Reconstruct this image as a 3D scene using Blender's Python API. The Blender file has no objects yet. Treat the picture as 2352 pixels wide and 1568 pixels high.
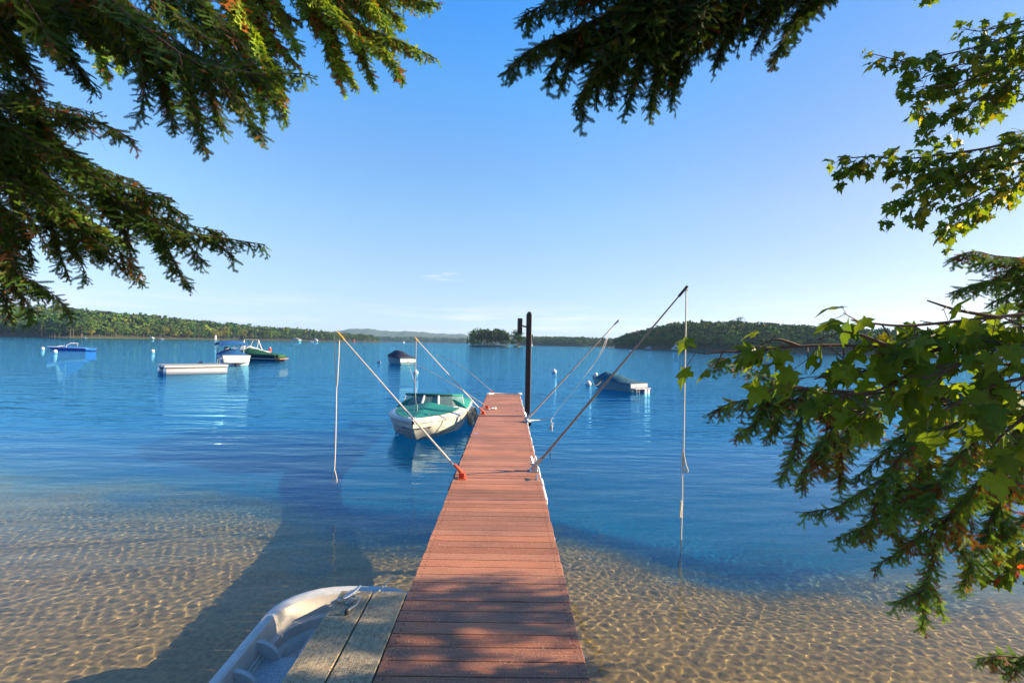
import bpy, math, random
import numpy as np
from mathutils import Vector, Matrix
R = math.radians
sc = bpy.context.scene
C = sc.collection
rng = np.random.default_rng(7)
random.seed(7)

# ------------------------------------------------------------------ camera, sky, sun, exposure
CAMZ = 2.408
camd = bpy.data.cameras.new('camera'); cam = bpy.data.objects.new('camera', camd); C.objects.link(cam); sc.camera = cam
camd.lens = 18; camd.sensor_width = 36; camd.clip_start = .05; camd.clip_end = 30000
cam.location = (0, 0, CAMZ)
CM = Matrix.Rotation(R(-.54), 4, 'Z') @ Matrix.Rotation(R(90.24), 4, 'X') @ Matrix.Rotation(R(1.1), 4, 'Z')
cam.rotation_euler = CM.to_euler()
CR = CM.to_3x3()
def ray(x, y):
    return CR @ Vector(((x-1176)/1176, -(y-784)/1176, -1))
SUN_EL, SUN_AZ = R(18), R(86.5)
world = bpy.data.worlds.new('World'); sc.world = world; world.use_nodes = True
wn = world.node_tree; wl = wn.links
sky = wn.nodes.new('ShaderNodeTexSky'); sky.sky_type = 'NISHITA'; sky.sun_disc = False
sky.sun_elevation = SUN_EL; sky.sun_rotation = SUN_AZ; sky.air_density = 1.0; sky.dust_density = .3; sky.ozone_density = 3.0
bgn = wn.nodes['Background']; bgn.inputs[1].default_value = .077
tc = wn.nodes.new('ShaderNodeTexCoord'); sep = wn.nodes.new('ShaderNodeSeparateXYZ'); wl.new(tc.outputs['Generated'], sep.inputs[0])
rampc = wn.nodes.new('ShaderNodeValToRGB'); wl.new(sep.outputs['Z'], rampc.inputs[0])
cr = rampc.color_ramp
SKYR = [(0, (.60, .68, 1.12)), (.07, (.72, .70, .86)), (.155, (.86, .82, .84)), (.24, (.86, .94, .98)), (.35, (.76, 1.0, 1.17)), (.45, (.57, 1.1, 1.4)), (.55, (.36, 1.06, 1.6)), (1, (.25, .85, 1.5))]
SKS = 1.7
for i, (p, c) in enumerate(SKYR):
    e = cr.elements[i] if i < 2 else cr.elements.new(p)
    e.position = p; e.color = (c[0]/SKS, c[1]/SKS, c[2]/SKS, 1)
mul = wn.nodes.new('ShaderNodeMix'); mul.data_type = 'RGBA'; mul.blend_type = 'MULTIPLY'; mul.inputs[0].default_value = 1
ramps = wn.nodes.new('ShaderNodeValToRGB'); wl.new(sep.outputs['Z'], ramps.inputs[0])
for i, (p, c) in enumerate([(0, (.62, .60, .85)), (.1, (.74, .62, .68)), (.25, (.86, .72, .72)), (.4, (.70, .76, .86)), (.6, (.45, .80, 1.1))]):
    e = ramps.color_ramp.elements[i] if i < 2 else ramps.color_ramp.elements.new(p)
    e.position = p; e.color = (c[0]/SKS, c[1]/SKS, c[2]/SKS, 1)
smr = wn.nodes.new('ShaderNodeMapRange'); smr.interpolation_type = 'SMOOTHSTEP'; smr.inputs[1].default_value = .05; smr.inputs[2].default_value = .62; wl.new(sep.outputs['X'], smr.inputs[0])
smx = wn.nodes.new('ShaderNodeMix'); smx.data_type = 'RGBA'; wl.new(smr.outputs[0], smx.inputs[0]); wl.new(rampc.outputs[0], smx.inputs[6]); wl.new(ramps.outputs[0], smx.inputs[7])
wl.new(sky.outputs[0], mul.inputs[6]); wl.new(smx.outputs[2], mul.inputs[7])
scl = wn.nodes.new('ShaderNodeVectorMath'); scl.operation = 'SCALE'; scl.inputs[3].default_value = SKS
wl.new(mul.outputs[2], scl.inputs[0])
# thin cloud streaks low over the far shore
mp = wn.nodes.new('ShaderNodeMapping'); mp.inputs['Scale'].default_value = (3.0, 3.0, 42); wl.new(tc.outputs['Generated'], mp.inputs[0])
nz = wn.nodes.new('ShaderNodeTexNoise'); nz.inputs['Scale'].default_value = 1.6; nz.inputs['Detail'].default_value = 6; wl.new(mp.outputs[0], nz.inputs[0])
cr2 = wn.nodes.new('ShaderNodeValToRGB'); cr2.color_ramp.elements[0].position = .5; cr2.color_ramp.elements[1].position = .72; wl.new(nz.outputs[0], cr2.inputs[0])
band = wn.nodes.new('ShaderNodeValToRGB'); wl.new(sep.outputs['Z'], band.inputs[0])
b = band.color_ramp; b.elements[0].position = .0; b.elements[0].color = (1, 1, 1, 1); b.elements[1].position = .085; b.elements[1].color = (0, 0, 0, 1)
e = b.elements.new(.05); e.color = (.7, .7, .7, 1)
cm = wn.nodes.new('ShaderNodeMath'); cm.operation = 'MULTIPLY'; wl.new(cr2.outputs[0], cm.inputs[0]); wl.new(band.outputs[0], cm.inputs[1])
cm2 = wn.nodes.new('ShaderNodeMath'); cm2.operation = 'MULTIPLY'; cm2.inputs[1].default_value = .6; cdir = ray(1020, 636).normalized(); ca = wn.nodes.new('ShaderNodeMapping'); ca.inputs['Location'].default_value = tuple(-cdir); wl.new(tc.outputs['Generated'], ca.inputs[0])
cb = wn.nodes.new('ShaderNodeVectorMath'); cb.operation = 'MULTIPLY'; cb.inputs[1].default_value = (1, 1, 4.5); wl.new(ca.outputs[0], cb.inputs[0])
cc_ = wn.nodes.new('ShaderNodeVectorMath'); cc_.operation = 'LENGTH'; wl.new(cb.outputs[0], cc_.inputs[0])
cd = wn.nodes.new('ShaderNodeMapRange'); cd.inputs[1].default_value = .048; cd.inputs[2].default_value = .012; wl.new(cc_.outputs['Value'], cd.inputs[0])
n4 = wn.nodes.new('ShaderNodeTexNoise'); n4.inputs['Scale'].default_value = 26; n4.inputs['Detail'].default_value = 7; wl.new(mp.outputs[0], n4.inputs[0])
r4_ = wn.nodes.new('ShaderNodeValToRGB'); r4_.color_ramp.elements[0].position = .48; r4_.color_ramp.elements[1].position = .66; n4.inputs['Scale'].default_value = 6; wl.new(n4.outputs[0], r4_.inputs[0])
ce = wn.nodes.new('ShaderNodeMath'); ce.operation = 'MULTIPLY_ADD'; wl.new(cd.outputs[0], ce.inputs[0]); wl.new(r4_.outputs[0], ce.inputs[1]); wl.new(cm.outputs[0], ce.inputs[2])
wl.new(ce.outputs[0], cm2.inputs[0])
cmix = wn.nodes.new('ShaderNodeMix'); cmix.data_type = 'RGBA'; wl.new(cm2.outputs[0], cmix.inputs[0]); wl.new(scl.outputs[0], cmix.inputs[6])
cmix.inputs[7].default_value = (5.4, 4.6, 4.6, 1)
wl.new(cmix.outputs[2], bgn.inputs[0])
sund = bpy.data.lights.new('sun', 'SUN'); sund.energy = 5.0; sund.angle = R(.5); sund.color = (1, .82, .56)
suno = bpy.data.objects.new('sun', sund); C.objects.link(suno)
SV = Vector((math.sin(SUN_AZ)*math.cos(SUN_EL), math.cos(SUN_AZ)*math.cos(SUN_EL), math.sin(SUN_EL)))
suno.rotation_euler = SV.to_track_quat('Z', 'Y').to_euler()
sund.cycles.is_caustics_light = True
sc.view_settings.view_transform = 'Standard'; sc.view_settings.look = 'None'; sc.view_settings.gamma = 1
sc.view_settings.exposure = 1.72
sc.cycles.use_denoising = True
sc.cycles.max_bounces = 8; sc.cycles.transparent_max_bounces = 8; sc.cycles.volume_bounces = 1
sc.cycles.sample_clamp_indirect = 6

# ------------------------------------------------------------------ photo-measuring helpers (2352-px wide grid)
def P(x, y, Y):
    d = ray(x, y); return Vector((0, 0, CAMZ)) + d*(Y/d.y)
def PZ(x, y, z=0.):
    d = ray(x, y); return Vector((0, 0, CAMZ)) + d*((z-CAMZ)/d.z)

# ------------------------------------------------------------------ mesh helpers
def tag(o, label=None, cat=None, group=None, kind=None):
    if label: o['label'] = label
    if cat: o['category'] = cat
    if group: o['group'] = group
    if kind: o['kind'] = kind
    return o
def empty(name, loc=(0, 0, 0), rz=0, label=None, cat=None, group=None):
    o = bpy.data.objects.new(name, None); C.objects.link(o); o.location = loc; o.rotation_euler = (0, 0, rz); o.empty_display_size = .1
    return tag(o, label, cat, group)
def npmesh(name, v, faces, mat, parent=None, smooth=False, col=None, mats=None, midx=None):
    """v (n,3); faces: (m,k) array or list of arrays of different k"""
    v = np.asarray(v, np.float32)
    fl = faces if isinstance(faces, list) else [faces]
    fl = [np.asarray(f, np.int32) for f in fl if len(f)]
    loops = np.concatenate([f.ravel() for f in fl]); sizes = np.concatenate([np.full(len(f), f.shape[1]) for f in fl])
    starts = np.concatenate([[0], np.cumsum(sizes)[:-1]])
    me = bpy.data.meshes.new(name)
    me.vertices.add(len(v)); me.vertices.foreach_set('co', v.ravel())
    me.loops.add(len(loops)); me.loops.foreach_set('vertex_index', loops.astype(np.int32))
    me.polygons.add(len(sizes)); me.polygons.foreach_set('loop_start', starts.astype(np.int32))
    me.polygons.foreach_set('use_smooth', np.full(len(sizes), smooth))
    if midx is not None: me.polygons.foreach_set('material_index', np.asarray(midx, np.int32))
    me.update(calc_edges=True)
    if col is not None:
        a = me.color_attributes.new('Col', 'FLOAT_COLOR', 'POINT')
        c = np.ones((len(v), 4), np.float32); c[:, :3] = col; a.data.foreach_set('color', c.ravel())
    for m_ in (mats or [mat]): me.materials.append(m_)
    o = bpy.data.objects.new(name, me); C.objects.link(o); o.parent = parent
    return o
class MB:
    """collects simple shapes into one mesh"""
    def __init__(s): s.v = []; s.f = []; s.n = 0; s.c = []
    def add(s, v, f, col=None):
        v = [tuple(p) for p in v]
        s.v += v; s.f += [tuple(i+s.n for i in q) for q in f]; s.n += len(v)
        s.c += [col or (1, 1, 1)]*len(v); return s
    def box(s, c, size, rot=None, col=None, bev=0):
        hx, hy, hz = size[0]/2, size[1]/2, size[2]/2
        if bev:
            b_ = min(bev, hx*.45, hy*.45, hz*.45); ring = []
            def rect(x, y, z): return [(x, y-0, z)]
            v = []
            for z, i in ((-hz, b_), (-hz+b_, 0), (hz-b_, 0), (hz, b_)):
                x, y = hx-i, hy-i
                v += [(-x, -y+b_, z), (-x+b_, -y, z), (x-b_, -y, z), (x, -y+b_, z), (x, y-b_, z), (x-b_, y, z), (-x+b_, y, z), (-x, y-b_, z)]
            f = []
            for k in range(3):
                for j in range(8):
                    a, b2 = k*8+j, k*8+(j+1) % 8
                    f.append((a, b2, b2+8, a+8))
            f.append(tuple(range(7, -1, -1))); f.append(tuple(range(24, 32)))
        else:
            v = [(x, y, z) for z in (-hz, hz) for x, y in ((-hx, -hy), (hx, -hy), (hx, hy), (-hx, hy))]
            f = [(3, 2, 1, 0), (4, 5, 6, 7), (0, 1, 5, 4), (1, 2, 6, 5), (2, 3, 7, 6), (3, 0, 4, 7)]
        c = Vector(c)
        v = [(rot @ Vector(p) if rot else Vector(p)) + c for p in v]
        return s.add(v, f, col)
    def tube(s, pts, r, n=8, cap=True, col=None):
        pts = [Vector(p) for p in pts]; m = len(pts)
        rs = r if isinstance(r, (list, tuple)) else [r]*m
        v = []; up = None
        for i, p in enumerate(pts):
            t = (pts[min(i+1, m-1)]-pts[max(i-1, 0)])
            t = t.normalized() if t.length > 1e-9 else Vector((0, 0, 1))
            if up is None:
                up = t.orthogonal().normalized()
            else:
                up = (up - t*up.dot(t)); up = up.normalized() if up.length > 1e-6 else t.orthogonal().normalized()
            sd = t.cross(up)
            for j in range(n):
                a = 2*math.pi*j/n; v.append(p + (up*math.cos(a)+sd*math.sin(a))*rs[i])
        f = [(i*n+j, i*n+(j+1) % n, (i+1)*n+(j+1) % n, (i+1)*n+j) for i in range(m-1) for j in range(n)]
        if cap: f += [tuple(range(n-1, -1, -1)), tuple((m-1)*n+j for j in range(n))]
        return s.add(v, f, col)
    def cyl(s, a, b_, r, n=16, r2=None, col=None): return s.tube([a, b_], [r, r if r2 is None else r2], n, True, col)
    def lathe(s, prof, c=(0, 0, 0), n=20, col=None):
        c = Vector(c); v = [c+Vector((r*math.cos(2*math.pi*j/n), r*math.sin(2*math.pi*j/n), z)) for r, z in prof for j in range(n)]
        f = [(i*n+j, i*n+(j+1) % n, (i+1)*n+(j+1) % n, (i+1)*n+j) for i in range(len(prof)-1) for j in range(n)]
        return s.add(v, f, col)
    def grid(s, rows, col=None, closed=False):
        """rows: list of equal-length point lists"""
        m = len(rows[0]); v = [p for r_ in rows for p in r_]
        k = m if closed else m-1
        f = [(i*m+j, i*m+(j+1) % m, (i+1)*m+(j+1) % m, (i+1)*m+j) for i in range(len(rows)-1) for j in range(k)]
        return s.add(v, f, col)
    def build(s, name, mat, parent=None, smooth=False, usecol=False, loc=None):
        me = bpy.data.meshes.new(name); me.from_pydata([tuple(p) for p in s.v], [], s.f); me.update()
        if smooth: me.polygons.foreach_set('use_smooth', [True]*len(me.polygons))
        if usecol:
            a = me.color_attributes.new('Col', 'FLOAT_COLOR', 'POINT')
            c = np.ones((s.n, 4), np.float32); c[:, :3] = np.array(s.c); a.data.foreach_set('color', c.ravel())
        me.materials.append(mat)
        o = bpy.data.objects.new(name, me); C.objects.link(o); o.parent = parent
        if smooth:
            try: me.set_sharp_from_angle(angle=R(40))
            except Exception: pass
        if loc: o.location = loc
        return o
def catmull(pts, n=6):
    pts = [Vector(p) for p in pts]
    if len(pts) < 3: return [pts[0].lerp(pts[-1], i/n) for i in range(n+1)]
    q = [pts[0]*2-pts[1]] + pts + [pts[-1]*2-pts[-2]]; out = []
    for i in range(1, len(q)-2):
        a, b_, c, d = q[i-1:i+3]
        for k in range(n):
            t = k/n
            out.append(.5*((2*b_)+(c-a)*t+(2*a-5*b_+4*c-d)*t*t+(3*b_-a-3*c+d)*t**3))
    out.append(pts[-1]); return out

# ------------------------------------------------------------------ materials
def mat(name, col, rough=.6, metal=0, spec=.5, noise=None, bump=0, bscale=40, coat=0, attr=False, trans=0, ior=1.45, streak=None, objrand=0):
    """noise=(scale, second colour, contrast)"""
    m = bpy.data.materials.new(name); m.use_nodes = True; n = m.node_tree; p = n.nodes['Principled BSDF']
    p.inputs['Base Color'].default_value = (*col, 1); p.inputs['Roughness'].default_value = rough; p.inputs['Metallic'].default_value = metal
    p.inputs['Specular IOR Level'].default_value = spec; p.inputs['Coat Weight'].default_value = coat
    p.inputs['Transmission Weight'].default_value = trans; p.inputs['IOR'].default_value = ior
    tcn = n.nodes.new('ShaderNodeTexCoord'); src = tcn.outputs['Object']
    if streak:
        mpn = n.nodes.new('ShaderNodeMapping'); mpn.inputs['Scale'].default_value = streak; n.links.new(src, mpn.inputs[0]); src = mpn.outputs[0]
    out = None
    if noise:
        t = n.nodes.new('ShaderNodeTexNoise'); t.inputs['Scale'].default_value = noise[0]; t.inputs['Detail'].default_value = 6; t.inputs['Roughness'].default_value = .65
        n.links.new(src, t.inputs[0])
        r_ = n.nodes.new('ShaderNodeValToRGB'); k = noise[2]
        r_.color_ramp.elements[0].position = .5-k; r_.color_ramp.elements[1].position = .5+k
        r_.color_ramp.elements[0].color = (*noise[1], 1); r_.color_ramp.elements[1].color = (*col, 1)
        n.links.new(t.outputs[0], r_.inputs[0]); out = r_.outputs[0]
    if attr:
        at = n.nodes.new('ShaderNodeAttribute'); at.attribute_name = 'Col'
        if out is None: out = at.outputs['Color']
        else:
            mx = n.nodes.new('ShaderNodeMix'); mx.data_type = 'RGBA'; mx.blend_type = 'MULTIPLY'; mx.inputs[0].default_value = 1
            n.links.new(out, mx.inputs[6]); n.links.new(at.outputs['Color'], mx.inputs[7]); out = mx.outputs[2]
    if out is not None: n.links.new(out, p.inputs['Base Color'])
    if bump:
        t2 = n.nodes.new('ShaderNodeTexNoise'); t2.inputs['Scale'].default_value = bscale; t2.inputs['Detail'].default_value = 4; n.links.new(src, t2.inputs[0])
        bp = n.nodes.new('ShaderNodeBump'); bp.inputs['Strength'].default_value = bump; bp.inputs['Distance'].default_value = .01
        n.links.new(t2.outputs[0], bp.inputs['Height']); n.links.new(bp.outputs[0], p.inputs['Normal'])
    return m
def leafmat(name, transl=.35, rough=.6, objrand=False, spec=.12):
    m = bpy.data.materials.new(name); m.use_nodes = True; n = m.node_tree; p = n.nodes['Principled BSDF']; o = n.nodes['Material Output']
    at = n.nodes.new('ShaderNodeAttribute'); at.attribute_name = 'Col'; c = at.outputs['Color']
    if objrand:
        oi = n.nodes.new('ShaderNodeObjectInfo'); hs = n.nodes.new('ShaderNodeHueSaturation')
        m1 = n.nodes.new('ShaderNodeMapRange'); m1.inputs[3].default_value = .478; m1.inputs[4].default_value = .518; n.links.new(oi.outputs['Random'], m1.inputs[0]); n.links.new(m1.outputs[0], hs.inputs['Hue'])
        m2 = n.nodes.new('ShaderNodeMath'); m2.operation = 'MULTIPLY'; m2.inputs[1].default_value = 7.31; n.links.new(oi.outputs['Random'], m2.inputs[0])
        m3 = n.nodes.new('ShaderNodeMath'); m3.operation = 'FRACT'; n.links.new(m2.outputs[0], m3.inputs[0])
        m4 = n.nodes.new('ShaderNodeMapRange'); m4.inputs[3].default_value = .65; m4.inputs[4].default_value = 1.45; n.links.new(m3.outputs[0], m4.inputs[0]); n.links.new(m4.outputs[0], hs.inputs['Value'])
        n.links.new(c, hs.inputs['Color']); c = hs.outputs[0]
    n.links.new(c, p.inputs['Base Color']); p.inputs['Roughness'].default_value = rough; p.inputs['Specular IOR Level'].default_value = spec
    if transl:
        t = n.nodes.new('ShaderNodeBsdfTranslucent'); mx = n.nodes.new('ShaderNodeMixShader'); mx.inputs[0].default_value = transl
        g = n.nodes.new('ShaderNodeMix'); g.data_type = 'RGBA'; g.blend_type = 'MULTIPLY'; g.inputs[0].default_value = 1; g.inputs[7].default_value = (2.1, 1.8, .7, 1)
        n.links.new(c, g.inputs[6]); n.links.new(g.outputs[2], t.inputs[0])
        n.links.new(p.outputs[0], mx.inputs[1]); n.links.new(t.outputs[0], mx.inputs[2]); n.links.new(mx.outputs[0], o.inputs[0])
    return m
M = {}
M['bark'] = mat('bark', (.13, .085, .06), .9, noise=(12, (.05, .035, .028), .25), bump=.6, bscale=30)
M['twig'] = mat('twig_bark', (.12, .07, .045), .8, noise=(30, (.06, .035, .025), .3))
M['needles'] = leafmat('hemlock_needles', .3)
M['maple'] = leafmat('maple_leaf', .42, .45)
M['forest'] = leafmat('forest_foliage', 0, .8, True, .1)
M['forest_mass'] = leafmat('forest_mass', 0, .8, False, .1)
M['white'] = mat('white_gelcoat', (.66, .65, .62), .35, noise=(3, (.54, .52, .49), .4), coat=.2)
M['whitedirty_shade'] = mat('stained_shaded_white_gelcoat', (.50, .49, .46), .38, noise=(5, (.27, .24, .19), .3))  # real stains, deepened to stand for shade on the bowrider hull
M['alu'] = mat('aluminium', (.75, .74, .72), .35, metal=.7, noise=(6, (.55, .52, .5), .4))
M['galv'] = mat('galvanised_steel', (.5, .52, .55), .4, metal=.8, noise=(60, (.3, .32, .35), .3))
M['black'] = mat('black_metal', (.018, .015, .014), .45, noise=(9, (.035, .022, .018), .3))
M['dark'] = mat('dark_vinyl', (.03, .035, .045), .6)
M['orange'] = mat('orange_red_plastic', (.62, .08, .025), .45, noise=(25, (.45, .05, .02), .3))
M['rope'] = mat('white_rope', (.72, .66, .55), .8, noise=(150, (.45, .4, .33), .3), bump=.5, bscale=300)
M['fibre'] = mat('grey_fibreglass', (.62, .56, .48), .4, noise=(14, (.42, .36, .3), .3))
M['fibredark'] = mat('dark_fibreglass', (.30, .25, .2), .5, noise=(14, (.18, .15, .12), .3))
M['glass'] = mat('tinted_glass', (.55, .75, .78), .05, trans=.85, ior=1.2)
M['red'] = mat('red_paint', (.65, .05, .02), .5)
M['sand_rock'] = mat('shore_rock', (.30, .27, .23), .9, noise=(2, (.14, .12, .1), .3))

# ------------------------------------------------------------------ water
def axis(a, b_, s, far, g=1.13):
    mid = list(np.arange(a, b_, s)); st = s; x = b_; hi = []
    while x < far: hi.append(x); st *= g; x += st
    st = s; x = a; lo_ = []
    while x > -far: st *= g; x -= st; lo_.append(x)
    return np.array(lo_[::-1]+mid+hi)
def gridmesh(name, xs, ys, zf, m, smooth=True):
    X, Y = np.meshgrid(xs, ys); Z = zf(X, Y); v = np.stack([X, Y, Z], -1).reshape(-1, 3)
    n, k = len(ys), len(xs); i = np.arange(n*k).reshape(n, k)
    f = np.stack([i[:-1, :-1], i[:-1, 1:], i[1:, 1:], i[1:, :-1]], -1).reshape(-1, 4)
    return npmesh(name, v, f, m, smooth=smooth)
wr = np.random.default_rng(1)
WAVES = [(wr.uniform(.045, .14), wr.normal(math.pi*.5, .95), wr.uniform(0, 6.28)) for _ in range(34)]
def wz(X, Y):
    Z = np.zeros_like(X)
    for lam, a, ph in WAVES:
        k = 2*math.pi/lam; Z += .0019*lam**1.5*np.sin(k*(X*math.cos(a)+Y*math.sin(a))+ph)
    for lam, a, ph, A in ((1.1, 1.7, .3, .0012), (1.9, 1.35, 2., .0016), (.55, 1.95, 4., .0008)):
        k = 2*math.pi/lam; Z += A*np.sin(k*(X*math.cos(a)+Y*math.sin(a))+ph+.4*np.sin(X*.7+Y*.4))
    return Z*np.clip((8.3-np.hypot((X)*.9, (Y-4.5)*1.3))/2, 0, 1)
wm = bpy.data.materials.new('lake_water'); wm.use_nodes = True; n = wm.node_tree; n.nodes.clear()
g = n.nodes.new('ShaderNodeBsdfGlass'); g.inputs['IOR'].default_value = 1.333; g.inputs['Roughness'].default_value = 0; g.inputs['Color'].default_value = (.90, .97, 1, 1)
mo = n.nodes.new('ShaderNodeOutputMaterial'); n.links.new(g.outputs[0], mo.inputs[0])
tcn = n.nodes.new('ShaderNodeTexCoord')
def wnoise(scale, detail, stretch):
    mpn = n.nodes.new('ShaderNodeMapping'); mpn.inputs['Scale'].default_value = stretch; n.links.new(tcn.outputs['Object'], mpn.inputs[0])
    t = n.nodes.new('ShaderNodeTexNoise'); t.inputs['Scale'].default_value = scale; t.inputs['Detail'].default_value = detail; n.links.new(mpn.outputs[0], t.inputs[0]); return t
b1 = n.nodes.new('ShaderNodeBump'); b1.inputs['Distance'].default_value = .022; b1.inputs['Strength'].default_value = 1
b2 = n.nodes.new('ShaderNodeBump'); b2.inputs['Distance'].default_value = .07; b2.inputs['Strength'].default_value = .8
t1 = wnoise(4.2, 3, (.6, 1.5, 1)); t2 = wnoise(.9, 2, (.5, 1.6, 1))
n.links.new(t2.outputs[0], b2.inputs['Height']); n.links.new(t1.outputs[0], b1.inputs['Height']); n.links.new(b2.outputs[0], b1.inputs['Normal']); n.links.new(b1.outputs[0], g.inputs['Normal'])
# calm streaks: the ripple strength varies over tens of metres
t3 = wnoise(.035, 3, (.35, 1.6, 1)); mr = n.nodes.new('ShaderNodeMapRange'); mr.inputs[1].default_value = .35; mr.inputs[2].default_value = .65; mr.inputs[3].default_value = .5; mr.inputs[4].default_value = 1.0
n.links.new(t3.outputs[0], mr.inputs[0])
ge = n.nodes.new('ShaderNodeNewGeometry'); sp = n.nodes.new('ShaderNodeSeparateXYZ'); n.links.new(ge.outputs['Position'], sp.inputs[0])
dm = n.nodes.new('ShaderNodeMapRange'); dm.inputs[1].default_value = 4; dm.inputs[2].default_value = 16; dm.inputs[3].default_value = .06; dm.inputs[4].default_value = 1; n.links.new(sp.outputs['Y'], dm.inputs[0])
m5 = n.nodes.new('ShaderNodeMath'); m5.operation = 'MULTIPLY'; n.links.new(mr.outputs[0], m5.inputs[0]); n.links.new(dm.outputs[0], m5.inputs[1]); n.links.new(m5.outputs[0], b1.inputs['Strength']); n.links.new(dm.outputs[0], b2.inputs['Strength'])
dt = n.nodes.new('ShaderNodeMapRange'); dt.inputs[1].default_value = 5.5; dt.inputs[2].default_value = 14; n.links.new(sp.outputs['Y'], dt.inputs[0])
gc = n.nodes.new('ShaderNodeMix'); gc.data_type = 'RGBA'; gc.inputs[6].default_value = (.92, .98, 1, 1); gc.inputs[7].default_value = (.28, .74, 1, 1); n.links.new(dt.outputs[0], gc.inputs[0]); n.links.new(gc.outputs[2], g.inputs['Color'])  # blue of deep water and sky reflections put into the glass colour
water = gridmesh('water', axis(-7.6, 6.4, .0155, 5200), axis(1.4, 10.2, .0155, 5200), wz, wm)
tag(water, kind='structure'); water.cycles.is_caustics_caster = True

# lake bed: rippled sand near the shore, dropping to depths painted blue for light scattering in water
EDGE = np.array([(-14, 9.4), (-9, 9.0), (-4.6, 8.3), (-3.0, 7.2), (-2.0, 6.5), (-.6, 6.3), (.8, 6.5), (2.6, 5.7), (6, 5.5), (14, 5)])
def bedz(X, Y):
    e_ = np.interp(X, EDGE[:, 0], EDGE[:, 1])
    d = np.where(Y > 0, -.48-.045*Y, -.48-.26*Y)
    d = np.minimum(d, 1.2)
    w = .25*np.sin(X*1.3+.5)*np.sin(Y*.9+1)+.25*np.sin(X*.6+2)+.10*np.sin(X*2.9+Y*1.3)*np.sin(X*.8-Y*2.1)
    drop = np.clip((Y-e_+1.3-w)/6.8, 0, 1); drop = drop*drop*(3-2*drop)
    far = np.clip((Y-30)/60, 0, 1)+np.clip((np.abs(X)-30)/60, 0, 1)*(Y > 5)
    d = d*(1-drop)+(-3.2)*drop - 2.2*np.clip(far, 0, 1)
    rip = .006*np.sin(Y*38+1.5*np.sin(X*2.1)+.9*np.sin(X*5.3+Y*2))*(1-drop)
    return np.maximum(d+rip, -5.5)
bm_ = bpy.data.materials.new('lake_bed_sand_water_blue'); bm_.use_nodes = True; n = bm_.node_tree; p = n.nodes['Principled BSDF']; p.inputs['Roughness'].default_value = .95; p.inputs['Specular IOR Level'].default_value = .1
ge = n.nodes.new('ShaderNodeNewGeometry'); sp = n.nodes.new('ShaderNodeSeparateXYZ'); n.links.new(ge.outputs['Position'], sp.inputs[0])
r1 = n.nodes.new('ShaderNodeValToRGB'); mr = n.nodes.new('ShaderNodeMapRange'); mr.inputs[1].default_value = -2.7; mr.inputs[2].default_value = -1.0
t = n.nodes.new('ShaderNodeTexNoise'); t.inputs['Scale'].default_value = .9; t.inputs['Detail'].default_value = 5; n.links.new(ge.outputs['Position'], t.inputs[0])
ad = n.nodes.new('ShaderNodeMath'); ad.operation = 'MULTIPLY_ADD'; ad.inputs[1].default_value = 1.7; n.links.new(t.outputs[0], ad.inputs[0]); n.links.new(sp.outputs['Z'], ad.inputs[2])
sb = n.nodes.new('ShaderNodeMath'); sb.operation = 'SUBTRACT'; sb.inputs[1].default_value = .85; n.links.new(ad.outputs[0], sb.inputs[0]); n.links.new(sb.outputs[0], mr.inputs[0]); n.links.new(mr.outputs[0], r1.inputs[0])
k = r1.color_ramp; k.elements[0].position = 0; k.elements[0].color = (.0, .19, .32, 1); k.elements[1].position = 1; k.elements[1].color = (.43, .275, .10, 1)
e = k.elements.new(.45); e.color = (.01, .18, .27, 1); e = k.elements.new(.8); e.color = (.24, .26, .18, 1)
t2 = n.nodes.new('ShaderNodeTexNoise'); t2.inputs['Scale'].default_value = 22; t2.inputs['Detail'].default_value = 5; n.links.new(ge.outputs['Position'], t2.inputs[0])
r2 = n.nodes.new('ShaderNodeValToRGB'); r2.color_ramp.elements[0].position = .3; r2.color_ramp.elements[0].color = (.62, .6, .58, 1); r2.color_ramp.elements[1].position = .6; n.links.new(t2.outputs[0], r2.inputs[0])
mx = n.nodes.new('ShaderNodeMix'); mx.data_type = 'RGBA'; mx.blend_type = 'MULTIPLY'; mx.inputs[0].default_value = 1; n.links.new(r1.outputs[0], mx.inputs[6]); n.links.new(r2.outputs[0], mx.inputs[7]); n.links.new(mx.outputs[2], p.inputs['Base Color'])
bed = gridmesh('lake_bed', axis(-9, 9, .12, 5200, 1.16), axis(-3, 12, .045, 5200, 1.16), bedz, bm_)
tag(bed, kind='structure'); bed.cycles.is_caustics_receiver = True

# ------------------------------------------------------------------ far land
grassy = mat('shore_soil', (.05, .06, .025), .95, noise=(.08, (.03, .035, .018), .3))
def landmass(name, shore, inland, prof):
    """shore: list of (X,Y); inland: unit direction; prof: function(u) -> list of (offset,z)"""
    pts = catmull([Vector((x, y, 0)) for x, y in shore], 8); N = len(pts); rows = []
    for i, p_ in enumerate(pts):
        u = i/(N-1); rows.append([(p_.x+inland[0]*o_, p_.y+inland[1]*o_, z) for o_, z in prof(u)])
    mb = MB().grid(rows); o = mb.build(name, grassy, smooth=True); tag(o, kind='structure')
    K = len(rows[0])
    def at(u, w):
        """w in 0..1 over profile offsets"""
        fi = u*(N-1); i = min(int(fi), N-2); a = fi-i
        offs = [q[0] for q in prof(u)]
        fw = w*(K-1); j = min(int(fw), K-2); c = fw-j
        def L(p_, q, s_): return Vector(p_).lerp(Vector(q), s_)
        return L(L(rows[i][j], rows[i][j+1], c), L(rows[i+1][j], rows[i+1][j+1], c), a)
    return at
def sh(x, Y): return ((x-1165)/1176*Y, Y)

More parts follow.
